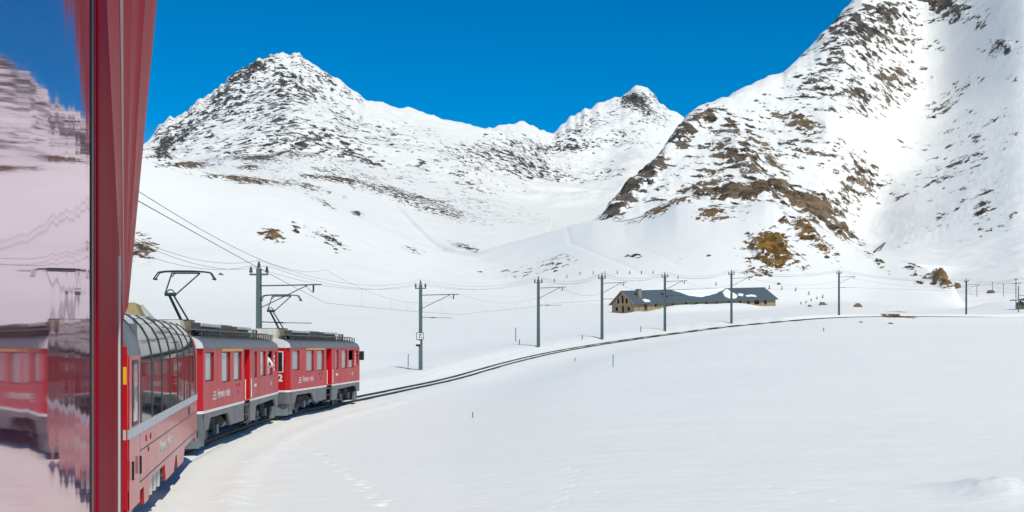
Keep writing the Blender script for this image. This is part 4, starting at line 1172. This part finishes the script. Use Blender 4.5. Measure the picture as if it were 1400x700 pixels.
# ------------------------------------------------------------------ catenary masts and wires
MH = 7.65
def mast_proto():
    root = empty('catenary_mast',(0,0,0))      # local: x toward the track, y along, z up from the snow
    b = MB()
    w0,w1 = .15,.115
    for s in (-1,1):
        b.hexa([(-w0,s*w0-.015,-1.2),(w0,s*w0-.015,-1.2),(w0,s*w0+.015,-1.2),(-w0,s*w0+.015,-1.2),(-w1,s*w1-.015,MH),(w1,s*w1-.015,MH),(w1,s*w1+.015,MH),(-w1,s*w1+.015,MH)])
    b.hexa([(-.012,-w0+.015,-1.2),(.012,-w0+.015,-1.2),(.012,w0-.015,-1.2),(-.012,w0-.015,-1.2),(-.012,-w1+.015,MH),(.012,-w1+.015,MH),(.012,w1-.015,MH),(-.012,w1-.015,MH)])
    b.box(-w1-.01,w1+.01,-w1-.02,w1+.02,MH,MH+.05)
    b.build('post', M['mast'], root)
    MB().box(-.52,.52,-.05,.05,MH-.33,MH-.23).build('crossarm', M['mast'], root)
    for x,z in ((-.45,MH-.23),(.45,MH-.23),(0,MH+.05)):
        i = MB()
        for k in range(3):
            i.tube((x,0,z+.06+k*.1),(x,0,z+.14+k*.1),.10-.015*k,10)
        i.tube((x,0,z),(x,0,z+.4),.03,6)
        i.build('insulator', M['insul'], root, smooth=True)
    b = MB(); b.tube((.1,0,6.75),(3.5,0,6.80),.034,8); b.build('bracket_arm', M['wire'], root)
    b = MB(); b.tube((.1,0,5.55),(2.75,0,6.78),.026,8); b.build('strut', M['wire'], root)
    b = MB(); b.tube((2.55,0,6.78),(3.05,0,6.35),.022,6); b.tube((3.05,0,6.79),(3.05,0,6.4),.05,8); b.build('hanger', M['insul'], root)
    b = MB(); b.tube((.12,0,4.78),(1.5,0,4.72),.026,8); b.tube((1.2,0,4.73),(2.95,0,4.70),.02,6); b.tube((.95,0,4.74),(1.35,0,4.73),.045,8); b.build('steady_arm', M['wire'], root)
    return root
MP = mast_proto()
masts = []
for u_,d_,off in ((354,66,None),(575,108.2,None),(736,140.4,None),(823,154.5,None),(909,172,None),(1000,191,None),(1147,227.6,None),(1321,262,None)):
    x_ = (u_-700)/F*d_
    j = int(np.argmin((TR[:,0]-x_)**2+(TR[:,1]-d_)**2))
    masts.append((x_,d_,ground(x_,d_),TRh[j]))
mlabels = ['grey-green catenary mast rising behind the gap between the two railcars','catenary mast carrying a white sign, just ahead of the leading railcar','catenary mast second ahead of the train along the curve, left of the barn','catenary mast standing just left of the stone barn','catenary mast in front of the left half of the barn roof','catenary mast in front of the right half of the barn','lone catenary mast right of the barn below the brown crag','catenary mast at the far right where the track levels out']
mobs = []
targ_base = [None,505.5,472,459,449,438,427.5,432.5]
targ_top = [357,383,378,373,372,369,369,381]
for i,(x_,y_,z_,h_) in enumerate(masts):
    o = MP if i == 0 else copy_tree(MP)
    top = EYE+(HOR-targ_top[i])*y_/F
    zb = top-(MH+.45)
    o.location = (x_,y_,zb); o.rotation_euler = (0,0,-h_)
    tag(o,mlabels[i],'mast','catenary masts along the track')
    mobs.append(o); masts[i] = (x_,y_,zb,h_)
# sign on the second mast
sg = empty('track_sign',(masts[1][0],masts[1][1],masts[1][2]),0,'white square sign and small black-and-white plate fixed to a catenary mast','sign')
pl = MB().box(-.38,.30,-.20,-.18,2.75,3.40).build('sign_plate', M['white'], sg)
f_ = MB()
for q in ((-.38,.30,2.75,2.80),(-.38,.30,3.35,3.40),(-.38,-.33,2.8,3.35),(.25,.30,2.8,3.35)):
    f_.box(q[0],q[1],-.204,-.201,q[2],q[3])
f_.box(-.12,.1,-.204,-.201,3.15,3.25); f_.box(-.1,-.02,-.204,-.201,2.9,3.1); f_.box(.08,.18,-.204,-.201,2.9,3.0)
f_.build('sign_marking', M['black'], pl)
MB().box(-.40,-.02,-.20,-.18,2.35,2.68).build('lower_plate', M['white'], sg)
MB().box(-.40,-.02,-.204,-.18,2.16,2.35).build('lower_band', M['black'], sg)

def cat_pts(a, b, sag, n=14):
    a = Vector(a); b = Vector(b)
    return [a.lerp(b,k/n)-Vector((0,0,sag*4*(k/n)*(1-k/n))) for k in range(n+1)]
def mast_pt(i, lx, z):
    x_,y_,z_,h_ = masts[i]
    return Vector((x_+lx*math.cos(h_),y_-lx*math.sin(h_),z_+z))
# wires continue back past the camera
def back(p, k):
    c, h = track_at_y(k)
    return c, h
# virtual supports behind (out of frame, to the left of the train)
sup = []
for yy in (36.0,8.0):
    c,h = track_at_y(yy)
    lx = -3.8
    masts.insert(0,(c[0]+lx*math.cos(h),c[1]-lx*math.sin(h),-.1,h))
masts = [masts[0],masts[1]]+masts[2:]
# order: two rear supports, then the visible masts; continue to the right edge
for (u_,d_) in ((1393,290),(1480,318)):
    x_ = (u_-700)/F*d_
    masts.append((x_,d_,ground(x_,d_),1.0))
nM = len(masts)
for lx,z,nm_ in ((-.45,MH+.2,'left'),(.45,MH+.2,'right'),(0,MH+.5,'top')):
    b = MB()
    for i in range(nM-1):
        b.path(cat_pts(mast_pt(i,lx,z),mast_pt(i+1,lx,z),.9 if i>1 else 1.0),.008 if i<4 else .012,5)
    o = b.build('feeder_wire', M['wire'])
    tag(o,f'thin dark feeder wire slung along the {nm_} insulators of the masts','wire','feeder wires on top of the masts')
# contact line over the track centre
cat = empty('overhead_line',(0,0,0),0,'overhead contact line with messenger wire and droppers above the track','wire')
b1, b2 = MB(), MB(); drops = []
cts, mss = [], []
for i in range(nM):
    x_,y_,z_,h_ = masts[i]
    j = int(np.argmin((TR[:,0]-x_)**2+(TR[:,1]-y_)**2))
    c = Vector(TR[j]); 
    if i == 1:
        c = Vector(track_at_y(12.0)[0])
    if i == 0:
        c = Vector(track_at_y(-8.0)[0])
    cts.append(c+Vector((0,0,5.48)))
    mss.append(c+Vector((0,0,7.3 if i>1 else 5.75)))
for i in range(nM-1):
    a = cat_pts(cts[i],cts[i+1],.06,8); m_ = cat_pts(mss[i],mss[i+1],1.25 if i>1 else .75 if i==1 else .1,16)
    b1.path(a,.008 if i<4 else .012,5); b2.path(m_,.006 if i<4 else .010,5)
    for k in ((3,6,8,10,13) if i > 1 else ()):
        drops.append((m_[k],cts[i].lerp(cts[i+1],k/16)-Vector((0,0,.05))))
b1.build('contact_wire',M['wire'],cat); b2.build('messenger_wire',M['wire'],cat)
for p,q in drops:
    MB().tube(p,q,.005,4).build('dropper',M['wire'],cat)

# the two masts and the posts at the right edge
def pole(name, u, v_base, v_top, r, m, label, cat_, group=None, d=None, arms=()):
    p = at(u,v_base,200) if d is None else Vector(((u-700)/F*d,d,0))
    if d is not None: p.z = EYE+(HOR-v_base)*d/F
    top = EYE+(HOR-v_top)*p.y/F
    root = empty(name,p,0,label,cat_,group)
    H = top-p.z
    MB().tube((0,0,-.8),(0,0,H),r,8,r*.8).build('post',m,root)
    for (zf,x0,x1) in arms:
        MB().tube((x0,0,H*zf),(x1,0,H*zf),r*.5,6).build('arm',m,root)
    return root
pole('catenary_mast',1389,432,380.5,.13,M['mast'],'tall slim mast at the right edge, farther back than the one beside the dark timber','mast','catenary masts along the track',d=300,arms=((.86,-1.3,1.3),(.97,-.5,.5)))
pole('catenary_mast',1392.5,435,391,.15,M['mast'],'short mast at the right edge in front of the dark timber','mast','catenary masts along the track',d=285,arms=((.7,0,2.5),))
pl_lab = ['thin pole left of the small dark rocks near the right edge','thin tall pole just right of the small dark rocks near the right edge','thin pole between the small dark rocks and the right-edge masts']
for (u_,vb,vt),lb in zip(((1335.5,402,391),(1357,397,385),(1372,402,388)),pl_lab):
    pole('utility_pole',u_,vb,vt,.09,M['wood'],lb,'pole','thin poles by the drift',d=372,arms=((.97,-.4,.4),))
b = MB(); pts = []
for u_,v_ in ((1303,395),(1321,392),(1335.5,391),(1357,388),(1372,388),(1400,386.5),(1440,385)):
    pts.append(Vector(((u_-700)/F*372,372,EYE+(HOR-v_)*372/F)))
b.path(pts,.035,5)
tag(b.build('cable',M['wire']),'dark cable strung on thin poles above the drift at the right edge','cable')
# dark timber shelter end at the right edge
p = Vector(((1396-700)/F*296,296,EYE+(HOR-433)*296/F))
tw = empty('timber_shelter',p,0.2,'dark brown timber structure cut by the right edge behind a mast','shelter')
for k in range(6):
    MB().box(-1.2+k*.42,-.8+k*.42,-.08+.02*(k%2),.08,-.5,4.1-.25*abs(k-2)+rnd.uniform(-.15,.15)).build('plank',M['wood'],tw)
MB().prism_y([(-2.1,4.1),(.2,4.55),(2.2,4.0),(2.2,3.8),(.2,4.3),(-2.1,3.9)],-1.2,1.5).build('roof',M['wood'],tw)
MB().prism_y([(-2.0,4.12),(.2,4.57),(2.0,4.08),(1.8,4.35),(.2,4.85),(-1.6,4.3)],-1.1,1.4).build('roof_snow',M['snowcap'],tw)

# ------------------------------------------------------------------ stone barn
def make_barn():
    a = Vector((34.3,338.0)); tilt = 0.045
    th = math.radians(34)
    L = 56.0; W = 10.0
    z0 = EYE+(HOR-425)*338/F
    root = empty('stone_barn',(a.x,a.y,z0),0,'long low stone barn with blue-grey slate roof half buried in snow','barn')
    root.rotation_euler = Matrix.Rotation(th,4,'Z').to_3x3().to_4x4().to_euler() if False else (0,-tilt,th)
    # local: x along the front wall, y depth, z up
    eave = 2.25; ridge = 5.55
    # front wall (plane y=0): openings
    ops = [(3.6,4.7,.0,1.75,'door'),(7.5,8.3,.9,1.7,'w'),(11,11.9,.9,1.7,'w'),(14,14.8,1.0,1.7,'w'),(19,20,1.1,1.8,'w'),(23,23.9,1.1,1.8,'w'),(27,27.8,1.2,1.8,'w'),(31,31.9,1.2,1.8,'w'),(36,37,1.2,1.8,'w'),(40.5,41.6,1.0,1.8,'w'),(44,45,.7,1.8,'w'),(47,49,.6,1.8,'w'),(51.2,52.2,.5,1.8,'w')]
    b = MB()
    tmp = MB().wall_x(0,0,L,-2.5,eave+.05,[o[:4] for o in ops],.35)
    b.add([(v[1],-v[0],v[2]) for v in tmp.v],tmp.f)
    b.add([(0,W,-2.5),(L,W,-2.5),(L,W,eave),(0,W,eave)],[(0,1,2,3)])
    b.add([(L,0,-2.5),(L,W,-2.5),(L,W,eave),(L,W/2,ridge-.1),(L,0,eave)],[(0,1,2,3,4)])
    b.build('wall',M['stone'],root)
    # gable wall (plane x=0)
    gops = [(2.0,3.0,.1,1.2),(4.6,5.4,-.2,1.5),(7.3,8.3,.2,1.2),(2.9,3.7,2.2,3.5),(4.6,5.5,2.3,4.4),(6.6,7.4,2.2,3.6)]
    g = MB()
    zs = lambda y: eave+(ridge-.15-eave)*(1-abs(y-W/2)/(W/2))
    # columns of wall between openings, top following the gable
    ycut = sorted({0,W,W/2,*[q[0] for q in gops],*[q[1] for q in gops]})
    for y0,y1 in zip(ycut[:-1],ycut[1:]):
        ym = (y0+y1)/2
        hs = sorted([q for q in gops if q[0] < ym < q[1]],key=lambda q:q[2])
        cur = -2.5
        for q in hs:
            g.add([(0,y0,cur),(0,y1,cur),(0,y1,q[2]),(0,y0,q[2])],[(0,1,2,3)]); cur = q[3]
        g.add([(0,y0,cur),(0,y1,cur),(0,y1,zs(y1)),(0,y0,zs(y0))],[(0,1,2,3)])
    g.build('gable_wall',M['pink_stone'],root)
    for (x0,x1,q0,q1,k) in ops:
        MB().box(x0-.02,x1+.02,.30,.36,q0-.02,q1+.02).build('door' if k=='door' else 'window',M['brown_door' if k=='door' else 'opening'],root)
    for q in gops:
        MB().box(.28,.33,q[0]-.02,q[1]+.02,q[2]-.02,q[3]+.02).build('window',M['opening'],root)
    # roof
    def slab(y_e,z_e,y_r,z_r,t,x0,x1):
        return [(x0,y_e,z_e),(x1,y_e,z_e),(x1,y_r,z_r),(x0,y_r,z_r),(x0,y_e,z_e+t),(x1,y_e,z_e+t),(x1,y_r,z_r+t),(x0,y_r,z_r+t)]
    sl = (ridge-eave)/(W/2)
    ov = .7
    roof = MB().hexa(slab(-ov,eave-ov*sl+.08,W/2,ridge+.08,.14,-.6,L+.6)).build('roof',M['slate'],root)
    MB().hexa(slab(W+ov,eave-ov*sl+.08,W/2+.01,ridge+.075,.14,-.6,L+.6)).build('roof',M['slate'],root)
    MB().box(-.7,L+.7,W/2-.18,W/2+.18,ridge+.17,ridge+.28).build('ridge_cap',M['slate'],roof)
    # barge boards
    for (y_e,y_r) in ((-ov,W/2),(W+ov,W/2)):
        z_e = eave-ov*sl
        MB().hexa([(-.66,y_e,z_e-.1),(-.60,y_e,z_e-.1),(-.60,y_r,ridge-.1),(-.66,y_r,ridge-.1),(-.66,y_e,z_e+.24),(-.60,y_e,z_e+.24),(-.60,y_r,ridge+.24),(-.66,y_r,ridge+.24)]).build('barge_board',M['pink_stone'],roof)
    c = MB().box(3.1,4.2,1.7,2.8,2.6,6.0).build('chimney',M['stone'],root)
    MB().box(3.0,4.3,1.6,2.9,6.0,6.15).build('chimney_cap',M['slate'],c)
    for (x,y) in ((12.5,1.9),(12.6,3.1)):
        zr = eave+y*sl+.22
        MB().hexa([(x,y-.3,zr-.3*sl+.02),(x+1.6,y-.3,zr-.3*sl+.02),(x+1.6,y+.3,zr+.3*sl+.02),(x,y+.3,zr+.3*sl+.02),(x,y-.3,zr-.3*sl+.12),(x+1.6,y-.3,zr-.3*sl+.12),(x+1.6,y+.3,zr+.3*sl+.12),(x,y+.3,zr+.3*sl+.12)]).build('skylight',M['opening'],roof)
    # snow left on the slates: outlines on the roof plane (x, y)
    zr = lambda y: eave+y*sl+.225
    def snow(poly,t=.22):
        P = [(x+rnd.uniform(-.12,.12),y+rnd.uniform(-.08,.08)) for x,y in poly]
        n = len(P); cx = sum(p[0] for p in P)/n; cy = sum(p[1] for p in P)/n
        top = [(cx+(x-cx)*.93,cy+(y-cy)*.9,zr(cy+(y-cy)*.9)+t) for x,y in P]
        b = MB(); b.loft([[(x,y,zr(y)) for x,y in P],top]); b.build('snow_patch',M['snowcap'],roof)
    def wob(pts,n=3):
        out = []
        for a_,b_ in zip(pts,pts[1:]+pts[:1]):
            for k in range(n):
                t = k/n; out.append((a_[0]+(b_[0]-a_[0])*t,a_[1]+(b_[1]-a_[1])*t+rnd.uniform(-.08,.08)))
        return out
    snow(wob([(18.5,4.7),(20.5,3.6),(22.5,2.2),(25,1.5),(27,1.3),(30,1.9),(33.5,2.6),(37.5,3.9),(40,4.9)]))
    snow(wob([(36.5,.4),(36,1.5),(37,3.2),(39,4.2),(40.2,4.6),(40.5,3.2),(41.5,1.6),(40.5,.6),(38.5,.1)]),.28)
    snow(wob([(41.6,1.6),(43,2.4),(44.5,2.0),(43.2,1.2)]),.15)
    snow(wob([(44.5,1.2),(46.5,1.6),(48.5,1.4),(49,.8),(46.5,.7),(45,.8)]),.15)
    snow(wob([(3.8,-.2),(3.6,.6),(4.6,.9),(5.8,.5),(5.9,-.1)]),.25)
    return root
barn = make_barn()

# ------------------------------------------------------------------ snow stakes, fence posts
stakes = [(558,502,484,'teal snow marker stake left of the mast with the sign'),(705,467,448,'tall thin snow marker stake beside a shorter one, left of the second mast'),(710,471,464,'short snow marker stake just right of a tall thin one'),(838,502,485,'teal snow marker stake alone in the field below the track curve'),(786,494,489,'very short teal snow marker stake poking up right beside the track'),(796,464,458,'tiny snow marker stake beyond the track between two masts'),(876,454,446,'thin snow marker stake beyond the track, below the barn gable'),(646,571,563,'stub of a teal marker stake alone in the open foreground snow'),(1126,453,448,'tiny snow marker stake in the field right of the barn')]
for u_,vb,vt,lb in stakes:
    p = at(u_,vb); H = (vb-vt)*p.y/F
    root = empty('marker_stake',p,0,lb,'stake','snow marker stakes')
    MB().tube((0,0,-.4),(.01,0,H*.72),max(.022,.00035*p.y),7).build('shaft',M['stake'],root)
    MB().tube((.01,0,H*.72),(.015,0,H),max(.022,.00035*p.y),7).build('tip',M['stake' if u_ not in (705,876) else 'mast'],root)
fp = [(758,385),(775,379.5),(793,375.5),(811,375),(827,375),(844,374.5),(861,374.5),(877,374.5),(893,374),(927,381),(979,390)]
orw = ['first','second','third','fourth','fifth','sixth','seventh','eighth','ninth','tenth','eleventh','twelfth']
def post(u_,v_,lb,grp,hpx=4.5):
    p = at(u_,v_,300); H = hpx*p.y/F
    root = empty('fence_post',p,rnd.uniform(0,1),lb,'post',grp)
    b = MB(); b.hexa([(-.12,-.12,-.4),(.12,-.12,-.4),(.12,.12,-.4),(-.12,.12,-.4),(-.07,-.08,H),(.13,-.08,H+.05),(.13,.12,H),(-.07,.12,H-.05)])
    b.build('stump',M['wood'],root)
for i,(u_,v_) in enumerate(fp):
    post(u_,v_,f'{orw[i]} weathered fence post from the left on the slope above the barn','fence posts above the barn')
fp2 = [(1052,395),(1069,396),(1088,398),(1106,403),(1125,407.5),(1117,409),(1109,411.5),(1102,414.5),(1095,416)]
for i,(u_,v_) in enumerate(fp2):
    post(u_,v_,f'{orw[i]} weathered fence post on the zigzag line right of the barn, counted downhill','fence posts right of the barn',5 if i<5 else 3.5)

# ------------------------------------------------------------------ boulders
def rock_mat(name,c1,c2):
    return mat(name,c1,.9,var=.45,vscale=.9,bump=.9,bscale=2.5,dirt=c2,dirt_amt=.8)
M['rock_brown'] = rock_mat('boulder_brown',(.20,.14,.08),(.06,.05,.04))
M['rock_grey'] = rock_mat('boulder_grey',(.13,.125,.12),(.05,.045,.04))
def boulder(u_,v_,wpx,hpx,lb,m='rock_brown',seed=0,ymin=200,snowy=True):
    p = at(u_,v_,ymin); w = wpx*p.y/F; h = hpx*p.y/F
    rr = random.Random(seed)
    bm = bmesh.new(); bmesh.ops.create_icosphere(bm,subdivisions=3,radius=1)
    cuts = [(Vector((rr.uniform(-1,1),rr.uniform(-1,1),rr.uniform(-.4,1))).normalized(),rr.uniform(.5,.85)) for _ in range(9)]
    for v in bm.verts:
        for n_,d_ in cuts:
            t = v.co.dot(n_)
            if t > d_: v.co -= n_*(t-d_)*.9
        v.co *= 1+rr.uniform(-.03,.03)
        v.co.x *= w/2; v.co.y *= w*.35; v.co.z = v.co.z*h*.8
    me = bpy.data.meshes.new('rock'); bm.to_mesh(me); bm.free(); me.materials.append(M[m])
    root = empty('boulder',p+Vector((0,.2*w,0)),0,lb,'boulder','boulders on the snow')
    o = bpy.data.objects.new('rock',me); COL.objects.link(o); o.parent = root; o.location = (0,0,h*.15)
    if snowy:
        bm = bmesh.new(); bmesh.ops.create_uvsphere(bm,u_segments=12,v_segments=6,radius=1)
        for v in bm.verts:
            v.co.x *= w*.30; v.co.y *= w*.22; v.co.z *= h*.16
            v.co *= 1+rr.uniform(-.06,.06)
        me = bpy.data.meshes.new('snow_cap'); bm.to_mesh(me); bm.free(); me.materials.append(M['snowcap'])
        me.polygons.foreach_set('use_smooth',[True]*len(me.polygons))
        s = bpy.data.objects.new('snow_cap',me); COL.objects.link(s); s.parent = root; s.location = (-w*.03,w*.08,h*.86)
BL = [(1126,417,15,5,'flat brown boulder just below the zigzag fence posts','rock_brown'),(1174,420,13,7,'rounded brown boulder right of the lone mast beyond the barn','rock_brown'),(1108,419,7,3,'small low boulder left of the flat brown one near the zigzag posts','rock_grey'),(1065,389,7,3.5,'small boulder on the slope just behind the right end of the barn','rock_brown'),
      (1040,378,10,4,'dark boulder below the ochre crag, the left of a pair','rock_brown'),(1054,378,8,4,'dark boulder below the ochre crag, the right of a pair','rock_brown'),(859,350,11,3,'flat dark boulder alone on the open slope above the barn roof','rock_grey'),(970,350,8,3,'small flat boulder on the open slope left of the ochre crag','rock_grey'),
      (487,293,11,5,'dark boulder on the brow of the smooth left hill','rock_grey'),(639,340,9,3.5,'dark flat boulder at the foot of the left hill, near the valley','rock_grey'),(628,337,6,3,'small boulder at the foot of the left hill beside a flatter one','rock_grey'),(301,376,9,3.5,'small dark boulder on the snow above the railcars, right of the raised pantograph','rock_brown'),(459,342,8,3.5,'small dark boulder below the scattered rocks on the left hill','rock_grey'),
      (1355,401,13,6,'jagged dark rocks with snow on top between thin poles near the right edge','rock_brown'),(1218,443,9,2.5,'small flat boulder in the snow below the bare earth bank','rock_brown'),(1177,441,6,2,'tiny boulder in the snow left of the bare earth bank','rock_grey'),(1309,394,12,10,'brown outcrop at the tip of the long spur near the right edge','rock_brown'),
      (765,361,12,3,'dark boulder in the scatter of stones left above the fence posts, larger one','rock_grey'),(760,371,7,3,'dark tilted boulder just above the first fence posts','rock_grey')]
for i,bl in enumerate(BL):
    boulder(*bl[:4],bl[4],bl[5],seed=i+3,ymin=150)
# timber pole lying on the slope
a = at(1195,346,500); b_ = at(1210,333.5,500)
q = MB().tube(a+Vector((0,0,.6)),b_+Vector((0,0,.8)),.55,8,.45)
tag(q.build('timber_log',M['wood']),'dark straight timber lying on the snow slope right of the brown spur','log')
print('verts', NU*NY, NU, NY)
